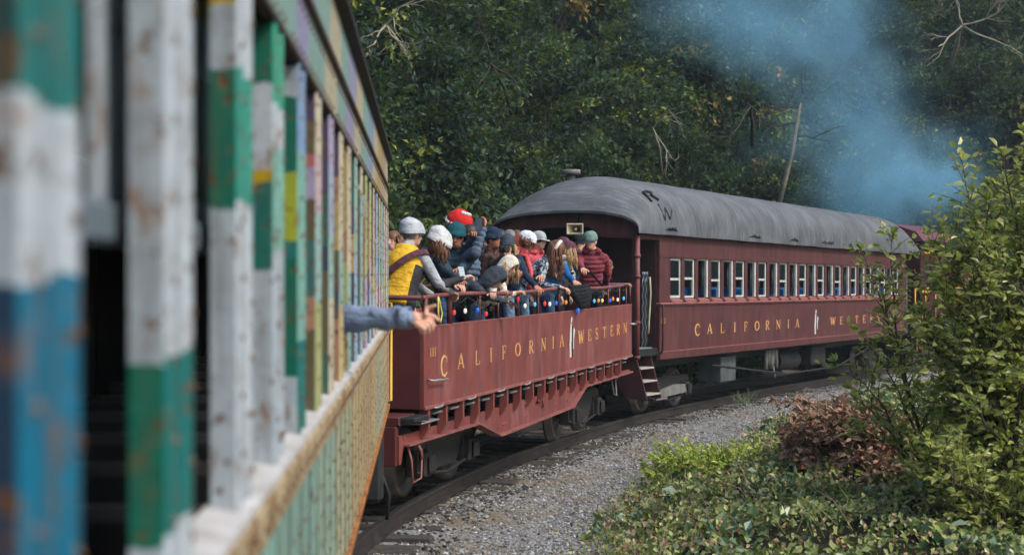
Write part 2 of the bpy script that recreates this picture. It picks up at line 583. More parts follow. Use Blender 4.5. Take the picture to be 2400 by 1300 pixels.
def leaves(P, A, N, L, W, mi=None, fold=0.25, mats=None, name='leaf', hexa=False):
    """P base points, A axis directions, N normals, L lengths, W widths"""
    n = len(P)
    A = unit(A); B = unit(np.cross(A, N)); N = np.cross(B, A)
    L = np.broadcast_to(np.asarray(L, float), (n,))[:, None]; W = np.broadcast_to(np.asarray(W, float), (n,))[:, None]
    if hexa:
        pts = [P, P + A * L * 0.3 + B * W * 0.45 + N * W * fold, P + A * L * 0.68 + B * W * 0.4 + N * W * fold, P + A * L - N * L * 0.12,
               P + A * L * 0.68 - B * W * 0.4 + N * W * fold, P + A * L * 0.3 - B * W * 0.45 + N * W * fold]
        V_ = np.stack(pts, 1).reshape(-1, 3)
        o = (np.arange(n) * 6)[:, None]
        F_ = np.concatenate([o + np.array([[0, 3, 2, 1]]), o + np.array([[0, 5, 4, 3]])], 1).reshape(-1, 4)
        mi2 = None if mi is None else np.repeat(mi, 2)
    else:
        pts = [P, P + A * L * 0.45 + B * W * 0.5 + N * W * fold, P + A * L, P + A * L * 0.45 - B * W * 0.5 + N * W * fold]
        V_ = np.stack(pts, 1).reshape(-1, 3)
        o = (np.arange(n) * 4)[:, None]
        F_ = np.concatenate([o + np.array([[0, 2, 1]]), o + np.array([[0, 3, 2]])], 1).reshape(-1, 3)
        mi2 = None if mi is None else np.repeat(mi, 2)
    return V_, F_, mi2

def crown_mesh(name, seed, rx, rz, cz, ncl, per, L, mats, sig=0.34, droop=0.3, shell=0.5, mi_p=None):
    # clumps of leaves with hollows between them
    g = np.random.default_rng(seed)
    u = unit(g.normal(size=(ncl, 3)))
    lob = 1 + 0.28 * np.sin(u[:, 0] * 5 + seed) * np.cos(u[:, 1] * 4 - seed) + 0.2 * np.sin(u[:, 2] * 6 + seed * 2)
    r = (shell + (1 - shell) * g.random(ncl) ** 0.7) * lob
    C = u * r[:, None] * np.array([rx, rx, rz]) + np.array([0, 0, cz])
    n = ncl * per
    csz = np.repeat(g.uniform(0.55, 1.45, ncl), per)
    P = np.repeat(C, per, 0) + g.normal(size=(n, 3)) * sig * csz[:, None] * np.array([1, 1, 0.62])
    out = unit(P - np.array([0, 0, cz]))
    A = unit(out * 0.6 + g.normal(size=(n, 3)) * 0.8 - np.array([0, 0, droop]))
    N = unit(out * 0.5 + np.array([0, 0, 0.7]) + g.normal(size=(n, 3)) * 0.45)
    mi = None
    if mi_p is not None:
        cm = g.choice(len(mi_p), size=ncl, p=mi_p)
        mi = np.repeat(cm, per)
    LL = L * g.uniform(0.6, 1.25, n)
    V_, F_, mi2 = leaves(P, A, N, LL, LL * 0.62, mi)
    return np_mesh(name, V_, F_, mats, mi2), C

def limb_tree(mb, base, top, r0, C, g, nl=9, bend=0.3, n=7):
    """tapered trunk with limbs reaching to some crown clumps"""
    base = Vector(base); top = Vector(top)
    pts, rs = [], []
    K = 7
    side = Vector((g.normal(), g.normal(), 0)) * bend
    for k in range(K + 1):
        f = k / K
        pts.append(base.lerp(top, f) + side * math.sin(f * 3.0) + Vector((g.normal(), g.normal(), 0)) * 0.05 * bend)
        rs.append(r0 * (1 - 0.85 * f) * (1.35 if k == 0 else 1))
    mb.tube(pts, rs, n)
    idx = g.choice(len(C), size=min(nl, len(C)), replace=False)
    for i in idx:
        tgt = Vector(C[i])
        f = min(max(0.25 + 0.5 * g.random(), 0.2), 0.9)
        k = int(f * K)
        st = pts[k]
        m1 = st.lerp(tgt, 0.5) + Vector((g.normal() * 0.15, g.normal() * 0.15, 0.12))
        mb.tube([st, m1, tgt], [rs[k] * 0.55, rs[k] * 0.33, 0.012], 5, 0, False)

def bare_branch(mb, g, p, d, length, r, depth, spread=0.7, n=5):
    """recursive leafless twig"""
    p = Vector(p); d = Vector(d).normalized()
    K = 4
    pts, rs = [p], [r]
    for k in range(K):
        d = (d + Vector(g.normal(size=3)) * 0.22 + Vector((0, 0, -0.03))).normalized()
        pts.append(pts[-1] + d * length / K)
        rs.append(r * (1 - 0.55 * (k + 1) / K))
    mb.tube(pts, rs, n, 0, False)
    if depth > 0:
        for j in range(2 + int(g.random() * 2)):
            k = 1 + int(g.random() * K)
            k = min(k, K)
            dd = (d + Vector(g.normal(size=3)) * spread).normalized()
            bare_branch(mb, g, pts[k], dd, length * (0.55 + 0.25 * g.random()), rs[k] * 0.65, depth - 1, spread, n)
# ------------------------------------------------------------------ rolling-stock helpers
def lathe(mb, prof, axis_p, n=20, mi=0, axis='x'):
    """prof: (along, radius)"""
    vs_, fs = [], []
    m = len(prof)
    for i in range(n):
        a = 2 * math.pi * i / n
        for (q, r) in prof:
            if axis == 'x':
                vs_.append((axis_p[0] + q, axis_p[1] + r * math.cos(a), axis_p[2] + r * math.sin(a)))
            elif axis == 'y':
                vs_.append((axis_p[0] + r * math.cos(a), axis_p[1] + q, axis_p[2] + r * math.sin(a)))
            else:
                vs_.append((axis_p[0] + r * math.cos(a), axis_p[1] + r * math.sin(a), axis_p[2] + q))
    for i in range(n):
        j = (i + 1) % n
        for k in range(m - 1):
            fs.append((i * m + k, j * m + k, j * m + k + 1, i * m + k + 1))
    mb.add(vs_, fs, mi, True)

_wb = MB()
lathe(_wb, [(-0.07, 0.0), (-0.07, 0.12), (-0.02, 0.15), (-0.02, 0.33), (-0.07, 0.36), (-0.07, 0.445), (-0.04, 0.445), (-0.035, 0.42), (0.07, 0.41), (0.07, 0.35), (0.02, 0.32), (0.02, 0.14), (0.06, 0.11), (0.06, 0.0)], (0, 0, 0), 28)
WHEEL = _wb.mesh('wheel', M_WHEEL)
AXLE = MB().cyl((-0.98, 0, 0), (0.98, 0, 0), 0.07, 10).mesh('axle', M_TRUCK)
_jb = MB().box(-0.14, 0.14, -0.13, 0.13, -0.16, 0.15, 0, 0.03).box(0.14, 0.19, -0.1, 0.1, -0.11, 0.1, 0, 0.02)
JOURNAL = _jb.mesh('journal_box', M_TRUCK)
def make_truck(parent, xc, yc, z0=0.0, wb=1.75, plate=False):
    """four-wheel truck; xc, yc its centre in the car's frame, z0 the rail top"""
    fr = MB()
    for s in (-1, 1):
        x = xc + s * 0.98
        y0, y1 = yc - wb / 2, yc + wb / 2
        fr.prism([(y0 - 0.28, z0 + 0.62), (y0 - 0.2, z0 + 0.72), (y1 + 0.2, z0 + 0.72), (y1 + 0.28, z0 + 0.62), (y1 + 0.22, z0 + 0.56), (y1 - 0.18, z0 + 0.56), (yc + 0.42, z0 + 0.30), (yc - 0.42, z0 + 0.30), (y0 + 0.18, z0 + 0.56), (y0 - 0.22, z0 + 0.56)], 'x', x - 0.05, x + 0.05)
        for q in (-0.2, 0.0, 0.2):
            pts = [(x, yc + q + 0.055 * math.cos(a), z0 + 0.30 + 0.26 * a / 25) for a in np.arange(0, 25, 0.7)]
            fr.tube(pts, 0.018, 5)
        for y in (y0, y1):
            fr.box(x - 0.07, x + 0.07, y - 0.19, y - 0.14, z0 + 0.28, z0 + 0.6)
            fr.box(x - 0.07, x + 0.07, y + 0.14, y + 0.19, z0 + 0.28, z0 + 0.6)
        fr.tube([(x + s * 0.08, y0 - 0.25, z0 + 0.33), (x + s * 0.08, yc, z0 + 0.22), (x + s * 0.08, y1 + 0.25, z0 + 0.33)], 0.02, 6)
    fr.box(xc - 0.98, xc + 0.98, yc - 0.18, yc + 0.18, z0 + 0.5, z0 + 0.76, 0, 0.02)
    for y in (yc - wb / 2 - 0.36, yc + wb / 2 + 0.36):
        fr.box(xc - 0.8, xc + 0.8, y - 0.04, y + 0.04, z0 + 0.36, z0 + 0.5)
    t_ = fr.build('truck', M_TRUCK, parent)
    for y in (yc - wb / 2, yc + wb / 2):
        part('axle', AXLE, t_, (xc, y, z0 + 0.42))
        for s in (-1, 1):
            part('wheel', WHEEL, t_, (xc + s * 0.75, y, z0 + 0.42), (0, 0, 0 if s > 0 else math.pi))
            part('journal_box', JOURNAL, t_, (xc + s * 1.0, y, z0 + 0.42), (0, 0, 0 if s > 0 else math.pi))
    return t_

# ------------------------------------------------------------------ serif letters, unit height
def ribbon(mb, pts, ws, th, ox, oz, sx, sz, y0):
    """flat ribbon in the car-side plane: u -> local y, v -> local z, proud along +x"""
    n = len(pts)
    L, R_ = [], []
    for i, p in enumerate(pts):
        a, b = pts[max(i - 1, 0)], pts[min(i + 1, n - 1)]
        dx, dz = b[0] - a[0], b[1] - a[1]
        m = math.hypot(dx, dz) or 1
        nx_, nz_ = -dz / m, dx / m
        w = ws[i] / 2 if hasattr(ws, '__len__') else ws / 2
        L.append((p[0] + nx_ * w, p[1] + nz_ * w)); R_.append((p[0] - nx_ * w, p[1] - nz_ * w))
    def W(q, x):
        return (x, y0 + (ox + q[0]) * sx, oz + q[1] * sz)
    vs_ = [W(q, th) for q in L] + [W(q, th) for q in R_] + [W(q, 0.0) for q in L] + [W(q, 0.0) for q in R_]
    fs = []
    for i in range(n - 1):
        fs += [(i, i + 1, n + i + 1, n + i), (i, 2 * n + i, 2 * n + i + 1, i + 1), (n + i, n + i + 1, 3 * n + i + 1, 3 * n + i)]
    fs += [(0, n, 3 * n, 2 * n), (n - 1, 3 * n - 1, 4 * n - 1, 2 * n - 1)]
    mb.add(vs_, fs)
def arc(cx, cz, rx, rz, a0, a1, n=18):
    return [(cx + rx * math.cos(rad(a0 + (a1 - a0) * i / n)), cz + rz * math.sin(rad(a0 + (a1 - a0) * i / n))) for i in range(n + 1)]
TK, TN, SE = 0.15, 0.06, 0.045
def strokes(ch):
    def v(x, w=TK, z0=0.0, z1=1.0, s=0.13):
        return [([(x, z0), (x, z1)], w), ([(x - s, z0 + 0.02), (x + s, z0 + 0.02)], SE), ([(x - s, z1 - 0.02), (x + s, z1 - 0.02)], SE)]
    if ch == 'C':
        p = arc(0.5, 0.5, 0.43, 0.47, 42, 318)
        return [(p, [0.05 + 0.12 * abs(math.sin(math.pi * i / 18)) for i in range(19)]), ([(0.83, 0.66), (0.83, 0.93)], 0.05)]
    if ch == 'O':
        p = arc(0.5, 0.5, 0.42, 0.47, 0, 360, 24)
        return [(p, [0.06 + 0.11 * abs(math.cos(math.pi * 2 * i / 24)) for i in range(25)])]
    if ch == 'A':
        return [([(0.12, 0), (0.5, 1)], 0.07), ([(0.88, 0), (0.5, 1.0)], 0.16), ([(0.26, 0.34), (0.72, 0.34)], 0.06), ([(0.0, 0.02), (0.25, 0.02)], SE), ([(0.72, 0.02), (1.02, 0.02)], SE)]
    if ch == 'L':
        return v(0.25) + [([(0.25, 0.03), (0.85, 0.03)], 0.07), ([(0.85, 0.0), (0.9, 0.28)], 0.05)]
    if ch == 'I':
        return v(0.5, 0.27, 0.0, 1.0, 0.3)
    if ch == 'F':
        return v(0.25) + [([(0.25, 0.97), (0.82, 0.97)], 0.07), ([(0.83, 1.0), (0.86, 0.74)], 0.05), ([(0.25, 0.52), (0.66, 0.52)], 0.06), ([(0.66, 0.4), (0.66, 0.64)], 0.05)]
    if ch == 'E':
        return v(0.25) + [([(0.25, 0.97), (0.82, 0.97)], 0.07), ([(0.83, 1.0), (0.86, 0.74)], 0.05), ([(0.25, 0.52), (0.66, 0.52)], 0.06), ([(0.66, 0.4), (0.66, 0.64)], 0.05), ([(0.25, 0.03), (0.86, 0.03)], 0.07), ([(0.87, 0.0), (0.92, 0.28)], 0.05)]
    if ch == 'R':
        p = arc(0.45, 0.74, 0.32, 0.235, 90, -90, 12)
        return v(0.25) + [([(0.25, 0.975), (0.45, 0.975)], 0.06), (p, [0.05 + 0.11 * math.sin(math.pi * i / 12) for i in range(13)]), ([(0.25, 0.505), (0.45, 0.505)], 0.05), ([(0.48, 0.5), (0.88, 0.0)], 0.14), ([(0.8, 0.02), (1.0, 0.02)], SE)]
    if ch == 'N':
        return [([(0.18, 0), (0.18, 1)], 0.07), ([(0.84, 0), (0.84, 1)], 0.07), ([(0.16, 0.98), (0.84, 0.02)], 0.16), ([(0.03, 0.02), (0.33, 0.02)], SE), ([(0.7, 0.98), (0.98, 0.98)], SE), ([(0.02, 0.98), (0.25, 0.98)], SE)]
    if ch == 'W':
        return [([(0.08, 1), (0.3, 0)], 0.14), ([(0.3, 0), (0.5, 0.9)], 0.06), ([(0.48, 0.95), (0.7, 0)], 0.14), ([(0.7, 0), (0.93, 1)], 0.06), ([(-0.03, 0.98), (0.22, 0.98)], SE), ([(0.8, 0.98), (1.03, 0.98)], SE)]
    if ch == 'S':
        p = arc(0.48, 0.74, 0.3, 0.235, 30, 270, 12) + arc(0.48, 0.265, 0.34, 0.24, 90, -150, 12)[1:]
        return [(p, [0.05 + 0.1 * abs(math.sin(math.pi * i / (len(p) - 1))) for i in range(len(p))]), ([(0.78, 0.72), (0.78, 0.97)], 0.05), ([(0.15, 0.03), (0.15, 0.3)], 0.05)]
    if ch == 'T':
        return [([(0.5, 0), (0.5, 1)], TK), ([(0.36, 0.02), (0.64, 0.02)], SE), ([(0.08, 0.97), (0.92, 0.97)], 0.07), ([(0.1, 1.0), (0.08, 0.74)], 0.05), ([(0.9, 1.0), (0.92, 0.74)], 0.05)]
    if ch == '0':
        return [(arc(0.5, 0.5, 0.34, 0.47, 0, 360, 20), 0.13)]
    if ch == '8':
        return [(arc(0.5, 0.74, 0.28, 0.23, 0, 360, 16), 0.12), (arc(0.5, 0.26, 0.34, 0.25, 0, 360, 16), 0.13)]
    if ch == '1':
        return v(0.5, 0.16)
    return []
WIDTH = dict(C=1.0, O=1.0, A=1.0, L=0.85, I=0.55, F=0.85, E=0.9, R=1.0, N=1.05, W=1.35, S=0.8, T=0.95)
def letter(ch, parent, yc, zc, h, wid, x0, mat, name='letter'):
    mb = MB()
    w = wid * WIDTH.get(ch, 0.8)
    for pts, ws in strokes(ch):
        if len(pts) == 2 and not hasattr(ws, '__len__'):
            # compensate the horizontal stretch of upright strokes
            pass
        ribbon(mb, pts, ws, 0.004, -0.5, zc - h / 2, w, h, yc)
    o = mb.build(name, mat, parent, (x0, 0, 0))
    return o

# ------------------------------------------------------------------ near painted car
NU = Vector((-0.0569, 0.9984))
ND = 0.366
near_M = frame(-ND * 0.9984, -ND * 0.0569, 0, NU.x, NU.y)
near = empty('painted_passenger_car', near_M, 'blurred old railway car with colourful mural paint, rust and rivets, closest on the left', 'train car')

def mural(name, bands, ax='Z', rust=0.5, sat=1.08):
    """stacked painted colour fields along one axis with wavering edges, rust stains and chipped specks; bands: [(upper limit, colour)...]"""
    t = NT(name)
    tc = t.n('ShaderNodeTexCoord')
    sep = t.n('ShaderNodeSeparateXYZ')
    t.l(tc.outputs['Object'], sep.inputs[0])
    v = t.coords()
    a = sep.outputs[ax]
    lo = bands[0][0] - 0.5
    hi = bands[-2][0] + 0.5 if len(bands) > 1 else lo + 2
    wob = t.math('MULTIPLY', t.math('SUBTRACT', t.noise(v, 9.0, 3), 0.5), 0.06 if ax == 'Z' else 0.25)
    slope = t.math('MULTIPLY', t.math('SUBTRACT', sep.outputs['Y'], 0.0), 0.0)
    f = t.math('DIVIDE', t.math('SUBTRACT', t.math('ADD', a, t.math('ADD', wob, slope)), lo), hi - lo)
    stops = []
    prev = 0.0
    for lim, c in bands:
        stops.append((min(max(prev, 0), 1), c))
        prev = (lim - lo) / (hi - lo)
    col_ = t.ramp(f, stops, 'CONSTANT')
    # brush strokes / fading
    nz = t.noise(t.coords((6, 6, 1.2)), 3.0, 5, 0.6)
    col_ = t.mix(t.math('MULTIPLY', t.ramp(nz, blk(0, 0.35, 0.75)), 0.16), col_, t.mix(0.4, col_, S((170, 180, 180))))
    col_ = t.mix(t.math('MULTIPLY', t.ramp(t.noise(v, 17, 5, 0.65), blk(0, 0.45, 0.75)), 0.32), col_, S((70, 66, 56)))
    col_ = t.mix(t.math('MULTIPLY', t.ramp(t.noise(t.coords((14, 14, 1.0)), 2.5, 4, 0.6), blk(0, 0.5, 0.7)), 0.4), col_, S((96, 88, 70)))
    # rust freckles and larger rust bleeding
    r1 = t.ramp(t.noise(v, 26.0, 3, 0.6), blk(0, 0.62 - 0.03 * rust, 0.68))
    r2 = t.ramp(t.noise(t.coords((1, 1, 0.45)), 19.0, 5, 0.68), blk(0, 0.575 - 0.04 * rust, 0.67))
    rcol = t.mix(t.noise(v, 30, 3), S((92, 58, 30)), S((176, 122, 66)))
    col_ = t.mix(t.math('MULTIPLY', r2, 0.75), col_, rcol)
    col_ = t.mix(r1, col_, t.mix(0.5, rcol, S((56, 38, 26))))
    hs = t.n('ShaderNodeHueSaturation'); hs.inputs['Saturation'].default_value = sat; hs.inputs['Value'].default_value = 0.72
    t.l(col_, hs.inputs['Color'])
    t.col(hs.outputs[0])
    t.set(0.55, 0, 0.35)
    t.bump(t.math('ADD', t.noise(v, 40, 5), t.math('MULTIPLY', r1, -0.6)), 0.35, 0.006)
    return t.m

cWHITE, cOFF = S((202, 212, 218)), S((186, 198, 206))
cGRN, cTEAL, cBLUE, cDKB = S((2, 110, 88)), S((12, 120, 116)), S((18, 118, 150)), S((6, 58, 92))
cYEL, cLIME, cPUR, cOLV = S((206, 176, 44)), S((176, 186, 70)), S((78, 52, 108)), S((104, 96, 40))
cCREAM, cPTEAL, cPBLU, cLIL, cPINK, cTAN = S((212, 196, 150)), S((136, 190, 176)), S((140, 172, 206)), S((170, 156, 200)), S((208, 170, 170)), S((196, 172, 118))
cORG, cRED = S((186, 112, 40)), S((196, 44, 48))
top = 9.0
PB = [  # jamb bands with shade painted in, lighter face bands; pillars from the nearest
    ([(2.69, cDKB), (2.86, cOFF), (top, S((10, 70, 72)))], [(2.69, cBLUE), (2.86, cWHITE), (top, cTEAL)]),
    ([(2.317, cOFF), (2.56, cGRN), (top, cOFF)], [(2.33, cWHITE), (2.58, cTEAL), (top, cWHITE)]),
    ([(2.825, cOFF), (3.1, cGRN), (3.22, cOFF), (top, cYEL)], [(2.84, cWHITE), (3.1, S((60, 160, 140))), (top, cWHITE)]),
    ([(2.71, cOFF), (2.92, S((20, 110, 100))), (2.945, cYEL), (3.154, cWHITE), (top, cGRN)], [(2.75, cOFF), (3.0, cPTEAL), (3.11, cWHITE), (top, S((70, 170, 140)))]),
    ([(2.4, cOFF), (2.74, cGRN), (2.79, cTEAL), (2.99, cLIME), (3.2, cGRN), (3.29, cOFF), (top, cDKB)], [(2.5, cTEAL), (3.05, cPTEAL), (top, cPBLU)]),
    ([(2.5, cOLV), (2.62, cORG), (2.8, cTEAL), (2.95, cOLV), (3.06, cLIL), (3.1, cRED), (3.2, cOLV), (top, cPUR)], [(2.6, cLIME), (2.9, cPTEAL), (3.1, cPINK), (top, cCREAM)]),
    ([(2.4, cGRN), (2.7, cOLV), (2.8, cDKB), (3.0, cGRN), (3.15, cPUR), (top, cPUR)], [(2.6, cCREAM), (2.85, cPTEAL), (3.1, cPBLU), (top, cLIL)]),
    ([(2.5, cORG), (2.65, cDKB), (2.8, cOLV), (3.0, cYEL), (3.12, cORG), (top, cPUR)], [(2.55, cYEL), (2.8, cPTEAL), (top, cCREAM)]),
    ([(2.5, cYEL), (2.75, cLIME), (2.9, cORG), (top, cYEL)], [(2.7, cPTEAL), (top, cCREAM)]),
    ([(2.5, cTEAL), (2.7, cDKB), (2.9, cYEL), (3.05, cPUR), (top, cGRN)], [(2.8, cPBLU), (top, cPTEAL)]),
]
PAL_J = [cGRN, cOLV, cDKB, cYEL, cTEAL, cPUR, cORG, cLIME, cOFF]
PAL_F = [cCREAM, cPTEAL, cPBLU, cLIL, cPINK, cLIME, cTAN]
M_DARKRUB = plain('dark_window_channel', (0.03, 0.04, 0.042, 1), 0.8, 0, 0.3)
M_RIVET = weathered('rusted_rivet', S((120, 92, 70)), S((80, 62, 52)), S((50, 40, 34)), 20, 3, 0.7)
Z_SILL, Z_LET, Z_RIB, Z_TOP, Z_BOT = 2.235, 3.33, 3.54, 3.815, 1.39
ends = [-2.0, -1.28, -0.56, 0.16, 0.9, 1.643, 2.425, 3.25] + [3.97 + 0.72 * k for k in range(16)]
END_T = 15.42
ends = [e for e in ends if e < END_T - 0.1] + [END_T]
rv = MB()
rv.ball((0, 0, 0), (0.006, 0.009, 0.009), 0, 7, 4)
RIVET = rv
def rivets(name, pts, parent, mat=None, r=1.0):
    mb = MB()
    for p in pts:
        mb.add([(p[0] + q[0] * r, p[1] + q[1] * r, p[2] + q[2] * r) for q in RIVET.v], RIVET.f, 0, True)
    o = mb.build(name, mat or M_RIVET, parent)
    o['kind'] = 'stuff'
    return o
rng = random.Random(3)
for i, e in enumerate(ends):
    k = i - 5
    if 0 <= k < len(PB):
        jb, fb = PB[k]
    else:
        def stack(pal, n):
            zs = sorted(rng.uniform(2.15, 3.2) for _ in range(n))
            return [(z, rng.choice(pal)) for z in zs] + [(top, rng.choice(pal))]
        jb, fb = stack(PAL_J, 5), stack(PAL_F, 3)
    w = 0.235
    pf = [(e - w, -0.05), (e - w, 0.0), (e - w + 0.02, 0.008), (e - w + 0.05, 0.008), (e - w + 0.065, 0.0), (e - 0.065, 0.0), (e - 0.05, 0.008), (e - 0.02, 0.008), (e, 0.0), (e, -0.05)]
    mb = MB()
    n = len(pf)
    vs_ = [(x, y, Z_SILL + 0.002) for y, x in pf] + [(x, y, Z_LET - 0.002) for y, x in pf]
    for q in range(n - 1):
        mb.add([vs_[q], vs_[q + 1], vs_[q + 1 + n], vs_[q + n]], [(0, 1, 2, 3)], 0 if q == 0 else 1)
    mb.add([vs_[n - 1], vs_[0], vs_[n], vs_[2 * n - 1]], [(0, 1, 2, 3)], 1)
    p = mb.build('window_pillar', [mural('pillar_jamb_mural', jb, 'Z', 0.7, 1.08 if k < 5 else 0.72), mural('pillar_face_mural', fb, 'Z', 0.6, 1.05 if k < 5 else 0.66)], near)
    pts = []
    z = Z_SILL + 0.06
    while z < Z_LET - 0.03:
        pts.append((0.008, e - 0.035, z))
        pts.append((0.008, e - w + 0.035, z + 0.05))
        z += 0.115
    rivets('rivet', pts, p)
# raised sashes in the two nearest windows
for (a, b, bands) in ((2.15, 2.50, [(2.6, cOFF), (top, cOFF)]), (2.99, 3.32, [(2.84, cOFF), (3.09, cGRN), (3.21, cOFF), (top, cYEL)])):
    sm = mural('sash_mural', bands)
    s_ = MB().box(-0.10, -0.085, a, b, 2.80, Z_LET).build('window_sash', sm, near)
    MB().box(-0.13, -0.07, a - 0.5, b, 2.74, 2.80, 0, 0.008).build('sash_rail', plain('sash_rail_grey', S((92, 104, 112)), 0.6), s_)
# letter board above the windows, in sheets
cPT2, cLI2, cCR2, cPB2 = S((150, 184, 174)), S((168, 166, 196)), S((206, 196, 166)), S((148, 172, 196))
lb_bands = [(-1, cPT2), (4.4, cPT2), (4.9, cLI2), (5.7, cPT2), (6.5, cCR2), (7.2, cPT2), (8.0, cLI2), (8.9, cCR2), (9.9, cPT2), (10.8, cPB2), (11.8, cCR2), (13.2, cTAN), (14.2, S((196, 170, 150))), (top * 9, cCR2)]
def spread_mural(name, bands, ax='Y'):
    return mural(name, bands, ax, 0.35)
lb_mats = []
y = -2.3
sheet = 0
while y < END_T - 0.01:
    y2 = min(y + 2.16, END_T)
    sub = [(q, c) for q, c in lb_bands if y - 0.6 < q < y2 + 0.6]
    nxt = [c for q, c in lb_bands if q >= y2 + 0.6][0]
    sub.append((99, nxt))
    if len(sub) < 2:
        sub = [(y, nxt), (99, nxt)]
    lm = spread_mural('letterboard_mural', sub)
    MB().box(-0.03, 0.0, y + 0.003, y2 - 0.003, Z_LET, Z_RIB - 0.012).build('letterboard_sheet', lm, near)
    lm2 = spread_mural('upper_letterboard_mural', [(q + 0.35, c) for q, c in sub])
    MB().box(-0.03, -0.002, y + 0.003, y2 - 0.003, Z_RIB + 0.012, Z_TOP).build('letterboard_sheet', lm2, near)
    rivets('rivet', [(0.001, y + 0.1 + 0.12 * k, zz) for k in range(int((y2 - y - 0.1) / 0.12)) for zz in (Z_LET + 0.03, Z_RIB - 0.05)], near)
    y = y2
M_RUSTDARK = weathered('dark_rusted_strip', S((74, 56, 44)), S((50, 44, 40)), S((120, 84, 50)), 8, 3, 0.7)
MB().box(-0.02, 0.02, -2.3, END_T, Z_RIB - 0.012, Z_RIB + 0.012, 0, 0.004).build('moulding', M_RUSTDARK, near)
MB().box(-0.028, 0.012, -2.3, END_T, Z_LET - 0.022, Z_LET, 0, 0.004).build('moulding', M_RUSTDARK, near)
# sill: white ledge between the pillars, rusty belt rail
M_LEDGE = weathered('white_ledge', S((204, 202, 200)), S((176, 172, 168)), S((120, 100, 80)), 9, 3, 0.5, 0.65)
for i in range(len(ends) - 1):
    a, b = ends[i] + 0.003, ends[i + 1] - 0.003
    MB().prism([(-0.06, Z_SILL + 0.012), (0.026, Z_SILL - 0.004), (0.026, Z_SILL - 0.02), (-0.06, Z_SILL - 0.02)], 'y', a, b).build('window_sill', M_LEDGE, near)
t = NT('rusted_belt_rail')
v = t.coords()
c1 = t.mix(t.ramp(t.noise(v, 9, 6, 0.7), blk(0, 0.42, 0.6)), S((196, 176, 140)), S((128, 92, 52)))
c1 = t.mix(t.ramp(t.noise(v, 34, 5, 0.7), blk(0, 0.56, 0.66)), c1, S((62, 46, 34)))
t.col(c1); t.set(0.75, 0, 0.25); t.bump(t.noise(v, 45, 6, 0.7), 0.9, 0.02)
M_BELT = t.m
bel = MB().box(0.0, 0.032, -2.3, END_T, Z_SILL - 0.118, Z_SILL - 0.022, 0, 0.01).build('belt_rail', M_BELT, near)
rivets('rivet', [(0.032, 0.3 + 0.14 * k, Z_SILL - 0.07) for k in range(106)], bel, None, 1.3)
# lower side boards
y = -2.3
k = 0
cSTEP = [cPTEAL, S((130, 172, 156)), S((150, 178, 156)), S((178, 180, 142)), cTAN, S((190, 160, 112)), S((200, 176, 120)), S((176, 180, 150)), cTAN, S((188, 150, 100))]
LOWM = [mural('lower_board_mural', [(1.5 + 0.3 * rng.random(), c), (1.9 - 0.2 * rng.random(), tuple(q * 0.94 for q in c[:3]) + (1,)), (top, c)], 'Z', -0.6, 0.85) for c in cSTEP]
while y < END_T - 0.02:
    y2 = min(y + 0.36, END_T)
    mi = min(len(LOWM) - 1, max(0, int((y - 2.2) / 1.35)))
    bd = MB().box(-0.03, 0.002 * (k % 2), y + 0.003, y2 - 0.003, Z_BOT + 0.01, Z_SILL - 0.12, 0, 0.004)
    bd.box(0.0, 0.012, y + 0.006, y + 0.07, Z_BOT + 0.03, Z_SILL - 0.122, 0, 0.005)
    o = bd.build('side_board', LOWM[mi], near)
    rivets('rivet', [(0.012, y + 0.038, Z_BOT + 0.08 + 0.1 * q) for q in range(6)] + [(0.003, y2 - 0.03, Z_BOT + 0.05 + 0.1 * q) for q in range(6)], o)
    y = y2
    k += 1
t = NT('rusted_edge')
v = t.coords()
t.col(t.mix(t.ramp(t.noise(v, 14, 6, 0.7), blk(0, 0.4, 0.62)), S((176, 118, 66)), S((104, 66, 40)))); t.set(0.85, 0, 0.2); t.bump(t.noise(v, 50, 6, 0.7), 0.8, 0.012)
M_RUSTEDGE = t.m
MB().box(-0.04, 0.022, -2.3, END_T, Z_BOT - 0.03, Z_BOT + 0.008, 0, 0.004).build('bottom_edge_angle', M_RUSTEDGE, near)
# roof with overhanging dark drip edge
M_ROOFDARK = weathered('tarred_roof', S((52, 50, 46)), S((36, 36, 34)), S((70, 62, 48)), 3, 3, 0.8)
pf = [(0.045, 3.83), (0.05, 3.85), (0.02, 3.885)] + [(-1.45 + 1.47 * math.cos(a), 3.92 + 0.55 * math.sin(a)) for a in np.linspace(0.15, math.pi - 0.15, 12)] + [(-2.94, 3.885), (-2.96, 3.85), (-2.95, 3.83), (-2.9, 3.822), (0.0, 3.82)]
MB().prism(pf, 'y', -2.4, END_T + 0.1).build('roof', M_ROOFDARK, near)
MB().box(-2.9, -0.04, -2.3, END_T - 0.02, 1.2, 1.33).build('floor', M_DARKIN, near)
MB().box(-2.92, -2.87, -2.3, END_T, 1.33, 3.74).build('far_side_wall', M_DARKIN, near)  # windowless and near black, so the interior stays dark
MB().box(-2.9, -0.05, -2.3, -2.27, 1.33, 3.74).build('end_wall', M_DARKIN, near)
MB().box(-2.86, -0.06, END_T - 0.06, END_T - 0.04, 1.34, 3.73).build('end_wall_shade_sheet', M_DARKIN, near)  # dark sheet added to paint the end wall's inside as shade
MB().box(-2.9, -0.03, END_T - 0.03, END_T - 0.002, 1.33, 3.74).build('end_wall', weathered('end_wall_cream', cTAN, S((170, 150, 110)), S((70, 60, 44)), 4, 4, 0.6), near)
MB().box(-2.6, -0.3, -2.2, END_T - 0.2, 0.95, 1.2).build('underframe', M_BLACK, near)
M_BENCH = plain('bench_painted_dark', S((14, 17, 20)), 0.85, 0, 0.3, 6)  # colour taken to near black, painting the benches as unlit
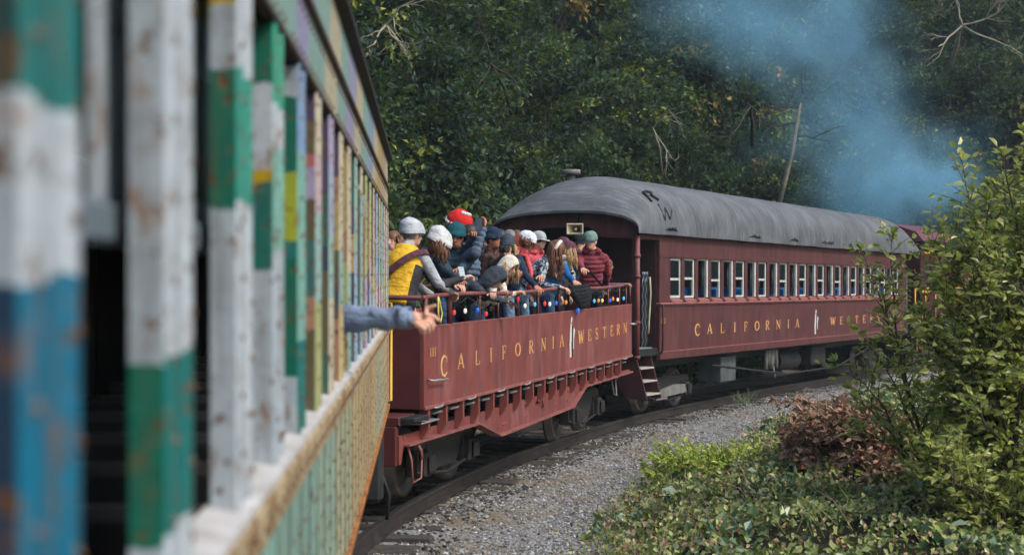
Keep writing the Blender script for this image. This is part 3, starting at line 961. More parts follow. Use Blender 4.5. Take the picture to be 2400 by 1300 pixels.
bench = MB().box(-1.15, -0.07, -0.02, 0.5, 1.34, 1.85, 0, 0.03).box(-1.15, -0.07, -0.12, -0.02, 1.34, 2.18, 0, 0.03).mesh('bench', M_BENCH)
for q in range(22):
    part('bench', bench, near, (0, -1.9 + 0.78 * q, 0))
make_truck(near, -1.45, 12.9, 0.0)
# yellow end grab irons and hanging hoses at the car end
g_ = MB()
g_.tube([(-0.02, END_T + 0.02, 2.4), (0.03, END_T + 0.09, 2.4), (0.03, END_T + 0.09, 1.42), (-0.02, END_T + 0.02, 1.42)], 0.016, 6)
g_.build('grab_iron', M_YELLOW, near)
g_ = MB()
g_.tube([(-0.1, END_T + 0.02, 2.2), (-0.06, END_T + 0.08, 2.18), (-0.06, END_T + 0.08, 1.5), (-0.1, END_T + 0.02, 1.45)], 0.014, 6)
g_.build('grab_iron', M_YELLOW, near)
s_ = MB().box(-0.5, -0.03, 14.7, 15.1, 0.5, 1.28, 0, 0.05)
s_.tube([(-0.1, 14.9, 0.9), (0.02, 15.0, 0.55), (0.0, 15.05, 0.3)], 0.02, 6)
s_.build('step_box', M_BLACK, near)
# ------------------------------------------------------------------ open observation car (gondola)
GD = Vector((3.128, 10.15)).normalized()
G0 = Vector((-0.985, 17.3))
GP = 0.0048
gon_M = frame(G0.x, G0.y, 0, GD.x, GD.y, GP)
gon = empty('open_observation_car', gon_M, 'maroon open-top railway car with gold lettering, crowded with standing passengers', 'train car')
GL = 10.62
def g_s(px, x=0.0):
    """distance along the open car of a photo column, for a point x metres outside its side"""
    k = (px - 1200) / FPX
    X0, Y0 = G0.x + x * GD.y, G0.y - x * GD.x
    return (k * Y0 - X0) / (GD.x - GD.y * k)
PT, PB_ = 2.085, 1.162                       # panel top and bottom
W_ = 2.9
side = MB().box(-0.06, 0.0, 0, GL, PB_, PT, 0, 0.006).build('side_panel', M_MAROON, gon)
MB().box(-0.012, 0.02, -0.005, GL + 0.005, PB_ - 0.004, PB_ + 0.035, 0, 0.004).build('bottom_moulding', M_TRIM, side)
MB().box(-0.065, 0.004, 0, GL, PT, PT + 0.014).build('top_edge', M_TRIM, side)
MB().box(-W_, -W_ + 0.06, 0, GL, PB_, PT, 0, 0.006).build('side_panel', M_MAROON, gon)
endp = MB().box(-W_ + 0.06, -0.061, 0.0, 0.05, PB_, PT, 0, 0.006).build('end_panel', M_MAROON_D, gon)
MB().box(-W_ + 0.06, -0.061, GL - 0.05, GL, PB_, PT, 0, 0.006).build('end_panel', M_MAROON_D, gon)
MB().box(-W_ + 0.06, -0.06, 0.05, GL - 0.05, 1.22, 1.28).build('deck', plain('deck_boards', S((96, 80, 64)), 0.85, 0, 0.4, 6), gon)
# lettering
for ch, px in zip('CALIFORNIA', (1042, 1080.5, 1119.5, 1151, 1182, 1214, 1245, 1274, 1296.5, 1317)):
    s_ = g_s(px)
    h = 0.245 if px == 1042 else 0.178
    letter(ch, side, s_, 1.632 + 0.006 * s_ - (0.02 if px == 1042 else 0), h, 0.25, 0.0, M_GOLD)
for ch, px in zip('WESTERN', (1362, 1382, 1399, 1417, 1434, 1449, 1465)):
    s_ = g_s(px)
    letter(ch, side, s_, 1.632 + 0.006 * s_, 0.2 if px == 1362 else 0.18, 0.27, 0.0, M_GOLD)
for k, ch in enumerate('111'):
    letter(ch, side, g_s(1015) + (k - 1) * 0.075, 1.80, 0.1, 0.12, 0.0, M_GOLD, 'numeral')
M_EMB_B = plain('emblem_black', (0.02, 0.02, 0.022, 1), 0.5)
def emblem(parent, yc, zc, h):
    mb = MB()
    ribbon(mb, [(-0.14, -0.5), (-0.16, -0.2), (-0.12, 0.1), (-0.1, 0.35)], [0.16, 0.17, 0.15, 0.1], 0.004, 0, zc, h, h, yc)
    w = mb.build('emblem', M_WHITE, parent)
    mb = MB()
    ribbon(mb, [(0.0, -0.5), (-0.02, -0.2), (0.02, 0.05), (0.0, 0.3)], [0.13, 0.15, 0.13, 0.08], 0.0045, 0, zc, h, h, yc)
    mb.build('emblem', M_EMB_B, parent)
    mb = MB()
    ribbon(mb, [(0.14, -0.3), (0.13, -0.05), (0.2, 0.15), (0.24, 0.2)], [0.05, 0.07, 0.1, 0.12], 0.004, 0, zc, h, h, yc)
    mb.build('emblem', M_WHITE, parent)
    mb = MB()
    ribbon(mb, [(-0.1, 0.38), (-0.02, 0.5)], 0.1, 0.004, 0, zc, h, h, yc)
    mb.build('emblem', M_WHITE, parent)
emblem(side, g_s(1341), 1.69, 0.6)
# grab irons on the side
def grab(parent, pts, r=0.013, mat=None, name='grab_iron'):
    return MB().tube(pts, r, 7).build(name, mat or M_STEEL, parent)
grab(gon, [(0.0, 0.08, 1.50), (0.07, 0.1, 1.485), (0.07, 0.6, 1.47), (0.0, 0.64, 1.48)])
grab(gon, [(0.0, GL - 0.25, 1.76), (0.07, GL - 0.22, 1.745), (0.07, GL + 0.12, 1.74), (0.0, GL - 0.02, 1.75)])
# railing
RZ = 2.45
posts_px = [997, 1054, 1125, 1168, 1213, 1262, 1310, 1346, 1380, 1426, 1452, 1468, 1480]
for i, px in enumerate(posts_px):
    s_ = max(0.03, min(GL - 0.03, g_s(px, -0.03)))
    r = 0.036 if i in (0, 1) else (0.024 if i in (4, 6, 8, 12) else 0.012)
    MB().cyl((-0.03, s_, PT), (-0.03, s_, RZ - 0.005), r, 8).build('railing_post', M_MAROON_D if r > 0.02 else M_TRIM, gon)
rail_pts = [(-0.03, 0.0, RZ - 0.03)] + [(-0.03, y, RZ - 0.02 + 0.015 * math.sin(y * 1.3)) for y in np.linspace(0.5, GL - 0.1, 16)] + [(-0.03, GL - 0.03, RZ)]
MB().tube(rail_pts, 0.027, 8).build('railing', M_MAROON, gon)
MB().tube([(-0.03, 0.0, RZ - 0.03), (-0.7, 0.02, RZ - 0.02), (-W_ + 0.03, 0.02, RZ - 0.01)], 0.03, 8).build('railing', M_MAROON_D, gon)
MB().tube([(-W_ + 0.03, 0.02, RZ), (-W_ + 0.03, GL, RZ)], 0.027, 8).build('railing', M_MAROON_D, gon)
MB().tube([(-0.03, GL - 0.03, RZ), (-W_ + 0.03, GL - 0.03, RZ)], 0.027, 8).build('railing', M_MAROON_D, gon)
# fish-belly side girder
GI = -0.11
gp = [(-0.5, 0.915), (-0.5, 0.60), (-0.44, 0.60), (-0.36, 0.80), (2.12, 0.80), (3.06, 0.55), (6.77, 0.60), (7.56, 0.86), (GL + 0.3, 0.87), (GL + 0.3, 0.915)]
gd_ = MB().prism(gp, 'x', GI - 0.03, GI).build('side_girder', M_MAROON, gon)
fl = MB()
low = gp[3:9]
for i in range(len(low) - 1):
    (y0, z0), (y1, z1) = low[i], low[i + 1]
    d = Vector((0, y1 - y0, z1 - z0)).normalized()
    nrm = Vector((0, -d.z, d.y)) * 0.02
    q = [Vector((GI - 0.1, y0, z0)), Vector((GI + 0.07, y0, z0)), Vector((GI + 0.07, y1, z1)), Vector((GI - 0.1, y1, z1))]
    fl.add([p - nrm * 0.6 for p in q] + [p + nrm * 0.6 for p in q], [(0, 3, 2, 1), (4, 5, 6, 7), (0, 1, 5, 4), (1, 2, 6, 5), (2, 3, 7, 6), (3, 0, 4, 7)])
fl.build('bottom_flange', M_TRIM, gd_)
bz = lambda y: float(np.interp(y, [p[0] for p in low], [p[1] for p in low]))
bpts = []
for y in np.arange(-0.4, GL + 0.2, 0.6):
    bpts.append((GI + 0.003, y + 0.05, 0.875))
for y in (0.4, 1.5, 3.3, 3.4, 4.3, 4.4, 5.2, 5.9, 6.6, 7.4, 8.3, 9.2):
    bpts += [(GI + 0.003, y, bz(y) + 0.12), (GI + 0.003, y + 0.02, 0.86)]
rivets('bolt', bpts, gd_, M_TRIM, 2.4)
grab(gd_, [(GI, 4.9, 0.82), (GI + 0.03, 4.85, 0.85), (GI + 0.03, 5.1, 0.85), (GI + 0.03, 5.15, 0.76), (GI, 5.25, 0.74)], 0.014, M_MAROON)
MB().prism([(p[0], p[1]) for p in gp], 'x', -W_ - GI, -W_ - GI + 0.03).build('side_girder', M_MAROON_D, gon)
# stake brackets between panel and girder, floor-beam ends behind them
stake = MB().prism([(0.0, PB_ - 0.005), (0.0, 0.95), (GI + 0.04, 0.82), (GI + 0.002, 0.82), (GI + 0.002, PB_ - 0.005)], 'y', -0.03, 0.03).mesh('stake_bracket', M_MAROON)
beam = MB().box(-0.6, -0.13, 0.10, 0.45, 1.02, 1.16).mesh('floor_beam_end', M_BLACK)
clipm = MB().box(-0.35, -0.02, 0.2, 0.5, 1.08, 1.10).mesh('beam_clip', M_GREYPLATE)
hook = MB().tube([(0.002, 0.0, PB_ - 0.005), (0.03, 0.05, PB_ - 0.012), (0.03, 0.22, PB_ - 0.006), (0.01, 0.3, PB_ + 0.01)], 0.013, 6).mesh('tie_hook', M_STEEL)
for k in range(17):
    y = 0.16 + 0.6 * k
    part('stake_bracket', stake, gon, (0, y, 0))
    part('floor_beam_end', beam, gon, (0, y, 0))
    if k % 2 == 0:
        part('tie_hook', hook, gon, (0, y + 0.12, 0.008))
    part('beam_clip', clipm, gon, (0, y, 0))
# end sill with bolts, coupler and grab iron
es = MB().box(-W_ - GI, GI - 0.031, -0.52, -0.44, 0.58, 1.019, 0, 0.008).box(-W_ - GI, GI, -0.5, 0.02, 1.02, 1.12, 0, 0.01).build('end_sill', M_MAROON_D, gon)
rivets('bolt', [(0, 0, 0)], es, M_TRIM, 0.01)
eb = MB()
for x in (GI - 0.25, GI - 0.75):
    for z in (0.64, 0.78, 0.92, 0.99):
        eb.ball((x, -0.522, z), (0.022, 0.016, 0.022), 0, 8, 5)
eb.build('bolt', M_TRIM, es)
grab(es, [(GI - 0.3, -0.52, 0.84), (GI - 0.3, -0.6, 0.80), (GI - 0.95, -0.6, 0.79), (GI - 0.95, -0.52, 0.84)], 0.013, M_TRIM)
MB().box(GI - 0.05, 0.06, -0.46, 0.0, PB_ - 0.1, PB_ - 0.05, 0, 0.01).build('corner_casting', M_BLACK, gon)
MB().box(-W_ / 2 - 0.15, -W_ / 2 + 0.15, -1.1, -0.5, 0.75, 0.98, 0, 0.04).build('coupler', M_BLACK, gon)
MB().box(-W_ / 2 - 0.35, -W_ / 2 + 0.35, -0.3, GL + 0.2, 0.65, 0.99).build('centre_sill', M_BLACK, gon)
# stirrup step
grab(gon, [(GI - 0.02, -0.2, 0.78), (GI + 0.03, -0.2, 0.62), (GI + 0.03, -0.17, 0.36), (GI + 0.03, 0.1, 0.38), (GI + 0.03, 0.13, 0.66), (GI - 0.02, 0.13, 0.8)], 0.014, M_TRIM, 'stirrup_step')
MB().tube([(GI, 0.02, 0.79), (GI + 0.05, 0.05, 0.7), (GI + 0.05, 0.08, 0.6)], 0.02, 6).build('hose', M_TRIM, gon)
MB().box(-0.16, 0.03, -0.15, 0.42, 1.01, 1.03, 0, 0.006).build('side_step', M_STEEL, gon)
make_truck(gon, -W_ / 2, 1.85, 0.0, 1.65)
make_truck(gon, -W_ / 2, 8.75, -0.06, 1.65)
MB().tube([(-0.3, 2.75, 0.85), (-0.2, 2.8, 0.62), (-0.2, 2.9, 0.6), (-0.3, 2.95, 0.85)], 0.015, 6).build('brake_hanger', M_STEEL, gon)
MB().tube([(-0.2, 9.85, 0.86), (-0.16, 9.9, 0.55), (-0.16, 10.1, 0.5), (-0.2, 10.15, 0.86)], 0.016, 6).build('brake_hanger', M_GREYPLATE, gon)
MB().box(-1.2, -0.4, 3.4, 5.6, 0.62, 0.85, 0, 0.03).build('brake_cylinder', M_BLACK, gon)

# ------------------------------------------------------------------ closed coach
CD = Vector((9.31, 17.1)).normalized()
C0 = Vector((2.96, 30.9))
CP = -0.0088
coach_M = frame(C0.x, C0.y, 0, CD.x, CD.y, CP)
coach = empty('passenger_coach', coach_M, 'maroon wooden passenger coach with grey arched roof and a row of sash windows', 'train car')
CL, CW = 19.5, 3.05
ZB, ZE = 0.957, 3.56
def c_s(px, x=0.0):
    k = (px - 1200) / FPX
    X0, Y0 = C0.x + x * CD.y, C0.y - x * CD.x
    return (k * Y0 - X0) / (CD.x - CD.y * k)
WZ0, WZ1 = 2.20, 3.02
low_side = MB().box(-0.07, 0.0, 0, CL, ZB + 0.16, 2.06, 0, 0.004).build('side_panel', M_COACH, coach)
MB().box(-0.075, 0.03, -0.01, CL + 0.01, ZB, ZB + 0.15, 0, 0.01).build('side_sill', M_COACH, coach)
MB().box(-0.02, 0.036, -0.01, CL, ZB + 0.15, ZB + 0.168, 0, 0.004).build('side_moulding', M_TRIM, coach)
MB().box(-0.07, 0.045, -0.03, CL + 0.02, 2.062, 2.105, 0, 0.012).build('belt_rail', M_TRIM, coach)
MB().box(-0.07, 0.02, -0.01, CL, 2.03, 2.06, 0, 0.004).build('belt_moulding', M_COACH, coach)
MB().box(-0.07, 0.0, 0, CL, WZ1 + 0.02, ZE, 0, 0.004).build('letterboard', M_COACH, coach)
MB().box(-0.04, 0.012, 0, CL, WZ1 - 0.002, WZ1 + 0.018, 0, 0.003).build('window_head_moulding', M_COACH, coach)
WP = 0.765
first, ww = 0.56, 0.60
nwin = 24
edges = [0.0]
pier = None
M_CURTAIN = plain('pale_blind', S((176, 184, 180)), 0.8, 0, 0.15, 8)
t = NT('window_glass')
t.b.inputs['Base Color'].default_value = (0.03, 0.04, 0.045, 1)
t.set(0.06, 0, 0.6)
gl_tr = t.n('ShaderNodeBsdfTransparent')
gl_tr.inputs[0].default_value = (0.8, 0.85, 0.87, 1)
gl_mx = t.n('ShaderNodeMixShader')
gl_fr = t.n('ShaderNodeFresnel'); gl_fr.inputs[0].default_value = 1.5
t.l(t.math('ADD', gl_fr.outputs[0], 0.12), gl_mx.inputs[0])
t.l(gl_tr.outputs[0], gl_mx.inputs[1]); t.l(t.b.outputs[0], gl_mx.inputs[2])
t.l(gl_mx.outputs[0], t.t.nodes['Material Output'].inputs[0])
M_GLASS = t.m
MB().box(-0.07, 0.0, 0, first, 2.107, WZ1 - 0.003, 0, 0.003).build('corner_pier', M_COACH, coach)
pil = MB().box(-0.075, 0.004, ww, WP, 2.107, WZ1 - 0.003, 0, 0.012).mesh('window_pillar', M_COACH)
sillm = MB().prism([(-0.07, 2.107), (0.03, 2.107), (0.03, 2.15), (-0.07, 2.2)], 'y', 0.003, ww - 0.003).mesh('window_sill', M_TRIM)
fs = MB()
fs.box(-0.066, -0.05, 0.002, 0.015, 2.2, WZ1 - 0.004).box(-0.066, -0.012, ww - 0.09, ww - 0.002, 2.2, WZ1 - 0.004).box(-0.066, -0.03, 0.015, ww - 0.09, WZ1 - 0.03, WZ1 - 0.004)
FRAME_OPEN = fs.mesh('window_frame', M_SASH)
fs2 = MB()
fs2.box(-0.066, -0.03, 0.002, 0.04, 2.2, WZ1 - 0.004).box(-0.066, -0.03, ww - 0.05, ww - 0.002, 2.2, WZ1 - 0.004).box(-0.066, -0.03, 0.04, ww - 0.05, WZ1 - 0.05, WZ1 - 0.004).box(-0.06, -0.025, 0.04, ww - 0.05, 2.56, 2.61).box(-0.066, -0.03, 0.04, ww - 0.05, 2.2, 2.25)
FRAME_SHUT = fs2.mesh('window_frame', M_SASH)
def frame_var(zb, low):
    q = MB().box(-0.066, -0.03, 0.002, 0.03, 2.2, WZ1 - 0.004).box(-0.066, -0.03, ww - 0.07, ww - 0.002, 2.2, WZ1 - 0.004).box(-0.066, -0.03, 0.03, ww - 0.07, WZ1 - 0.04, WZ1 - 0.004).box(-0.06, -0.025, 0.03, ww - 0.07, zb, zb + 0.045)
    if low:
        q.box(-0.066, -0.03, 0.03, ww - 0.07, 2.2, 2.24)
    return q.mesh('window_frame', M_SASH)
FRAME_VAR = [frame_var(2.58, True), frame_var(2.55, False), frame_var(2.60, True)]
PANE = MB().box(-0.05, -0.046, 0.04, ww - 0.05, 2.25, WZ1 - 0.05).mesh('pane', M_GLASS)
PANE_UP = MB().box(-0.05, -0.046, 0.04, ww - 0.05, 2.61, WZ1 - 0.05).mesh('pane', M_GLASS)
BLIND = MB().box(-0.09, -0.08, 0.02, ww - 0.02, 2.22, WZ1 - 0.02).mesh('blind', M_CURTAIN)
CURT = MB()
CURT.tube([(-0.13, ww + 0.02, WZ1 - 0.05), (-0.13, ww + 0.03, 2.25)], 0.035, 6)
CURT = CURT.mesh('curtain', M_CURTAIN)
for i in range(nwin):
    y = first + WP * i
    if i < nwin - 1:
        part('window_pillar', pil, coach, (0, y, 0))
    part('window_sill', sillm, coach, (0, y, 0))
    shut = (i % 2 == 1) or i == 0
    fr = part('window_frame', (FRAME_VAR[(i // 2) % 3] if i else FRAME_SHUT) if shut else FRAME_OPEN, coach, (0, y, 0))
    if i == 0:
        part('blind', BLIND, fr)
        part('pane', PANE, fr)
    elif shut:
        part('pane', PANE_UP, fr)
    else:
        part('curtain', CURT, fr)
yl = first + WP * (nwin - 1) + ww
MB().box(-0.07, 0.0, yl, CL, 2.107, WZ1 - 0.003, 0, 0.003).build('corner_pier', M_COACH, coach)
# far wall, floor, ceiling, inside
t = MB().box(-CW, -CW + 0.07, 0, CL, ZB, 2.2).box(-CW, -CW + 0.07, 0, CL, 3.0, ZE)
for i in range(nwin + 1):
    y = first + WP * i - (WP - ww)
    t.box(-CW + 0.002, -CW + 0.068, y - 0.28, y + 0.22, 2.2, 3.0)
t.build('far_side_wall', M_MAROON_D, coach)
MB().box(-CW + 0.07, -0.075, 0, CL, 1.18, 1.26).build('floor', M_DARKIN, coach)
MB().box(-CW + 0.07, -0.075, 0.05, CL, 3.50, 3.56).build('ceiling', plain('coach_ceiling', S((90, 84, 74)), 0.8), coach)
M_SEAT = plain('blue_seat_cloth', S((28, 110, 178)), 0.8, 0, 0.2)
seat = MB().box(-0.5, 0.5, -0.05, 0.05, 1.6, 2.42, 0, 0.05).box(-0.5, 0.5, 0.0, 0.45, 1.6, 1.72, 0, 0.03).mesh('seat', M_SEAT)
for i in range(20):
    part('seat', seat, coach, (-0.68, 1.0 + 0.93 * i, 0))
    part('seat', seat, coach, (-2.3, 1.0 + 0.93 * i, 0))
# lettering
for ch, px in zip('CALIFORNIA', (1634.7, 1662.8, 1692.6, 1721.7, 1747.4, 1773.8, 1798, 1823.6, 1847.3, 1868.3)):
    letter(ch, low_side, c_s(px), 1.52 if ch != 'C' else 1.515, 0.215 if ch != 'C' else 0.25, 0.32, 0.0, M_GOLD)
for ch, px in zip('WESTERN', (1952, 1971.5, 1988.8, 2007.4, 2025, 2042, 2058)):
    letter(ch, low_side, c_s(px), 1.52, 0.215, 0.36, 0.0, M_GOLD)
emblem(low_side, c_s(1913), 1.52, 0.62)
for k, ch in enumerate('80'):
    letter(ch, low_side, c_s(1553) + 0.02 + (k - 0.5) * 0.1, 1.74, 0.11, 0.14, 0.0, M_GOLD, 'numeral')

# roof: turtle-back arch that rounds down over the platform ends
t = NT('canvas_roof')
v = t.coords()
rc = t.mix(t.ramp(t.noise(v, 1.3, 5), blk(0, 0.35, 0.7)), S((78, 81, 84)), S((104, 107, 111)))
rc = t.mix(t.math('MULTIPLY', t.ramp(t.noise(t.coords((0.9, 6, 0.9)), 2.0, 6, 0.65), blk(0, 0.5, 0.72)), 0.6), rc, S((136, 139, 144)))
rc = t.mix(t.math('MULTIPLY', t.ramp(t.noise(t.coords((1, 4, 1)), 2.7, 5, 0.6), blk(0, 0.54, 0.74)), 0.65), rc, S((72, 68, 60)))
rc = t.mix(t.math('MULTIPLY', t.ramp(t.noise(v, 22, 6, 0.7), blk(0, 0.5, 0.72)), 0.3), rc, S((58, 56, 52)))
t.col(rc); t.set(0.75, 0, 0.25)
t.bump(t.math('ADD', t.noise(t.coords((1, 5, 1)), 2, 4), t.math('MULTIPLY', t.noise(v, 35, 5), 0.35)), 0.4, 0.03)
M_ROOF = t.m
RISE, ERISE, OV = 1.18, 0.42, 0.13
def roof_sect(y, rise, drop=0.0):
    out = []
    hw = CW / 2 + OV
    for k in range(29):
        a = math.pi * k / 28
        cx = math.cos(a)
        zz = rise * (max(0.0, math.sin(a)) ** 0.72)
        out.append(Vector((-CW / 2 + hw * cx, y, ZE - 0.04 + zz - drop)))
    return out
ys, rises = [], []
for k in range(13):
    a = k / 12
    ys.append(-1.33 + 1.75 * a)
    rises.append(ERISE + (RISE - ERISE) * (1 - (1 - a) ** 2.3))
for y in np.arange(0.8, CL - 0.4, 0.5):
    ys.append(float(y)); rises.append(RISE)
for k in range(1, 13):
    a = k / 12
    ys.append(CL - 0.4 + 1.75 * a)
    rises.append(ERISE + (RISE - ERISE) * (1 - a ** 2.3))
mb = MB()
vs_ = []
for y, r in zip(ys, rises):
    sec = roof_sect(y, r)
    for q in sec:
        wob = 0.004 * math.sin(y * 2.1 + q.x * 3) + 0.003 * math.sin(y * 5.3)
        vs_.append(q + Vector((0, 0, wob)))
fs_ = []
n = 29
for i in range(len(ys) - 1):
    for k in range(n - 1):
        fs_.append((i * n + k, i * n + k + 1, (i + 1) * n + k + 1, (i + 1) * n + k))
mb.add(vs_, fs_, 0, True)
# underside of the eaves
inner = [p + Vector((0, 0, -0.05)) for p in vs_]
mb.add(inner, [f[::-1] for f in fs_], 1, True)
mb.add(vs_[:n] + inner[:n], [(k, k + 1, n + k + 1, n + k) for k in range(n - 1)], 0)
mb.add(vs_[-n:] + inner[-n:], [(k, k + 1, n + k + 1, n + k) for k in range(n - 1)], 0)
ed0 = [vs_[i * n] for i in range(len(ys))]; ed1 = [inner[i * n] for i in range(len(ys))]
mb.add(ed0 + ed1, [(i, i + 1, len(ys) + i + 1, len(ys) + i) for i in range(len(ys) - 1)], 0)
roof = mb.build('roof', [M_ROOF, M_MAROON_D], coach)
for y in (0.15, 0.3, 0.42, 5.2, 5.5, 8.1, 8.25, 10.6, 11.0, 11.3, 13.0):
    w = 0.12 + 0.2 * rng.random()
    MB().tube([(0.13, y - w, ZE + 0.01), (0.16, y, ZE + 0.045 + 0.03 * rng.random()), (0.135, y + w, ZE + 0.0)], [0.006, 0.02, 0.006], 5).build('torn_roof_edge', M_BLACK, roof)
# dark tar letters R and W on the roof slope
M_TAR = plain('roof_tar', (0.012, 0.012, 0.013, 1), 0.7)
def roof_point(px, py):
    """nearest roof-surface point seen at a photo pixel"""
    best, bd = None, 1e9
    inv = coach_M
    for i, q in enumerate(vs_):
        w = inv @ q
        X, Y = 1200 + w.x / w.y * FPX, HOR - (w.z - CAM_Z) / w.y * FPX
        d = (X - px) ** 2 + (Y - py) ** 2
        if d < bd and q.x > -1.35:
            bd, best = d, i
    return best
def roof_at(y, a):
    r = float(np.interp(y, ys, rises))
    hw = CW / 2 + OV
    return Vector((-CW / 2 + hw * math.cos(a), y, ZE - 0.04 + r * math.sin(a) ** 0.72 + 0.012))
def roof_mark(px, py, strokes_, sc, name):
    i = roof_point(px, py)
    y0, k0 = ys[i // n], i % n
    a0 = math.pi * k0 / 28
    mb2 = MB()
    for st, w in strokes_:
        P_ = [roof_at(y0 + u * sc, a0 + (vv) * sc * 0.62) for u, vv in st]
        mb2.tube(P_, w, 5)
    mb2.build(name, M_TAR, roof)
roof_mark(1529, 466, [([(-0.5, -0.5), (-0.42, 0.1), (-0.4, 0.55)], 0.035), ([(-0.4, 0.55), (0.1, 0.62), (0.5, 0.35)], 0.035), ([(0.5, 0.35), (0.15, 0.05), (0.05, 0.1)], 0.03), ([(0.1, 0.1), (0.5, -0.5)], 0.04)], 0.34, 'roof_letter')
roof_mark(1560, 503, [([(-0.6, 0.6), (-0.35, -0.45)], 0.022), ([(-0.35, -0.45), (0.0, 0.3)], 0.02), ([(0.0, 0.2), (0.28, -0.4)], 0.022), ([(0.28, -0.4), (0.8, 0.2)], 0.015)], 0.42, 'roof_letter')
rv_ = MB()
rv_.cyl((-2.1, 0.2, ZE + 0.75), (-2.1, 0.2, ZE + 1.22), 0.09, 12).cyl((-2.1, 0.2, ZE + 1.2), (-2.1, 0.2, ZE + 1.3), 0.2, 14)
rv_.build('roof_vent', M_GREYPLATE, roof)

# end platform
PY = -1.12                                        # platform end
def endarch(zlow, x0=-CW + 0.02, x1=-0.02):
    hw = CW / 2 + OV
    pts = []
    for k in range(25):
        x = x1 + (x0 - x1) * k / 24
        cx = (x + CW / 2) / hw
        pts.append((x, ZE - 0.09 + ERISE * (max(0, 1 - cx * cx) ** 0.36)))
    return pts
up = endarch(0)
fas = up + [(-CW + 0.02, 3.36), (-2.35, 3.36), (-2.22, 3.50), (-2.05, 3.60), (-1.05, 3.60), (-0.9, 3.50), (-0.75, 3.40), (-0.02, 3.36)]
MB().prism(fas, 'y', PY, PY + 0.05).build('end_fascia', M_COACH, coach)
MB().box(-CW + 0.02, -0.02, PY, 0.0, 1.06, 1.20).build('platform', M_BLACK, coach)
for x in (-0.11, -CW + 0.03):
    MB().box(x, x + 0.08, PY, PY + 0.1, 1.05, 3.37, 0, 0.01).build('platform_post', M_COACH, coach)
MB().cyl((0.0, PY + 0.02, 1.0), (0.0, PY + 0.02, 3.42), 0.05, 10).build('corner_pipe', M_MAROON, coach)
bn = MB()
for z in (1.02, 1.7, 2.6, 3.0):
    bn.cyl((0.0, PY + 0.02, z), (0.0, PY + 0.02, z + 0.06), 0.066, 10)
bn.build('pipe_collar', M_MAROON, coach)
MB().box(-0.06, 0.0, PY + 0.1, 0.0, 3.36, ZE, 0, 0.004).build('side_header', M_COACH, coach)
# body end wall with doorway
M_EW = plain('end_wall_maroon', S((58, 32, 34)), 0.6, 0, 0.3, 3)
MB().prism([(-CW + 0.07, 1.2), (-1.95, 1.2), (-1.95, 3.2), (-1.1, 3.2), (-1.1, 1.2), (-0.075, 1.2), (-0.075, 3.55), (-CW + 0.07, 3.55)], 'y', -0.03, 0.04).build('end_wall', M_EW, coach)
MB().box(-1.94, -1.11, 0.0, 0.03, 1.2, 3.2, 0, 0.01).build('end_door', plain('brown_door', S((46, 28, 28)), 0.6), coach)
# folding lattice gate, part-closed at the platform side
gt = MB()
for k in range(4):
    y0 = PY + 0.28 + 0.075 * k
    gt.tube([(0.0, y0 + 0.03 * (1 if q % 2 else -1), 1.25 + 0.125 * q) for q in range(12)], 0.012, 5, k % 2)
    gt.cyl((0.0, y0, 2.62), (0.0, y0, 2.72), 0.014, 6, 0)
gt.build('lattice_gate', [plain('gate_steel', S((120, 132, 140)), 0.4, 0.5), plain('gate_dark', S((44, 52, 62)), 0.5)], coach)
MB().tube([(0.02, PY + 0.58, 2.62), (0.03, PY + 0.6, 2.3), (0.02, PY + 0.55, 1.75), (0.03, PY + 0.5, 1.5)], 0.02, 6).build('rope', plain('pale_rope', S((176, 170, 140)), 0.8), coach)
MB().box(-0.7, 0.0, PY + 0.15, PY + 0.75, 1.2, 1.225, 0, 0.004).build('step_plate', M_STEEL, coach)
MB().tube([(0.04, 0.02, 2.05), (0.08, 0.0, 2.02), (0.08, -0.02, 1.15), (0.04, 0.0, 1.1)], 0.022, 7).build('grab_iron', M_BLACK, coach)
# steps
stp = MB()
for yy in (PY + 0.16, PY + 0.86):
    stp.prism([(-0.75, 1.06), (-0.08, 1.06), (0.16, 0.22), (-0.30, 0.22)], 'y', yy - 0.02, yy + 0.02)
stp.box(-0.5, -0.42, PY + 0.18, PY + 0.84, 0.4, 1.05)
st_ = stp.build('steps', weathered('step_maroon', S((78, 40, 42)), S((60, 34, 36)), S((34, 26, 28)), 3, 3, 0.6), coach)
for k in range(3):
    x = 0.0 - 0.05 + 0.07 * k
    MB().box(x - 0.28, x + 0.06, PY + 0.18, PY + 0.84, 0.80 - 0.255 * k, 0.835 - 0.255 * k, 0, 0.006).build('tread', plain('worn_tread', S((172, 166, 154)), 0.6, 0.1, 0.25, 10), st_)
# trucks and underbody
ZR_C = -0.19
make_truck(coach, -CW / 2, 1.65, ZR_C, 1.75)
make_truck(coach, -CW / 2, 17.6, ZR_C, 1.75)
MB().prism([(0.95, 0.28), (1.0, 0.12), (2.4, 0.16), (2.3, 0.34), (1.7, 0.36)], 'x', -0.42, -0.38).build('brake_shield', M_GREYPLATE, coach)
MB().box(-0.45, -0.36, 0.7, 1.3, 0.08, 0.12).build('brake_shoe', M_GREYPLATE, coach)
MB().box(-0.75, -0.2, 4.0, 4.95, 0.28, 0.86, 0, 0.02).build('battery_box', weathered('battery_box_grey', S((84, 90, 92)), S((66, 70, 70)), S((46, 42, 36)), 4, 3, 0.6), coach)
MB().box(-2.2, -0.6, 0.2, CL - 0.2, 0.75, 1.18).build('underframe', M_BLACK, coach)
va = MB()
for k in range(7):
    va.cyl((-0.3, 7.3 + 0.13 * k, 0.42 + 0.1 * (k % 3)), (-0.3, 7.3 + 0.13 * k, 0.9), 0.05 + 0.02 * (k % 2), 8)
va.tube([(-0.25, 7.7, 0.5), (-0.22, 7.72, 0.2)], 0.03, 6)
va.build('brake_valve', M_GREYPLATE, coach)
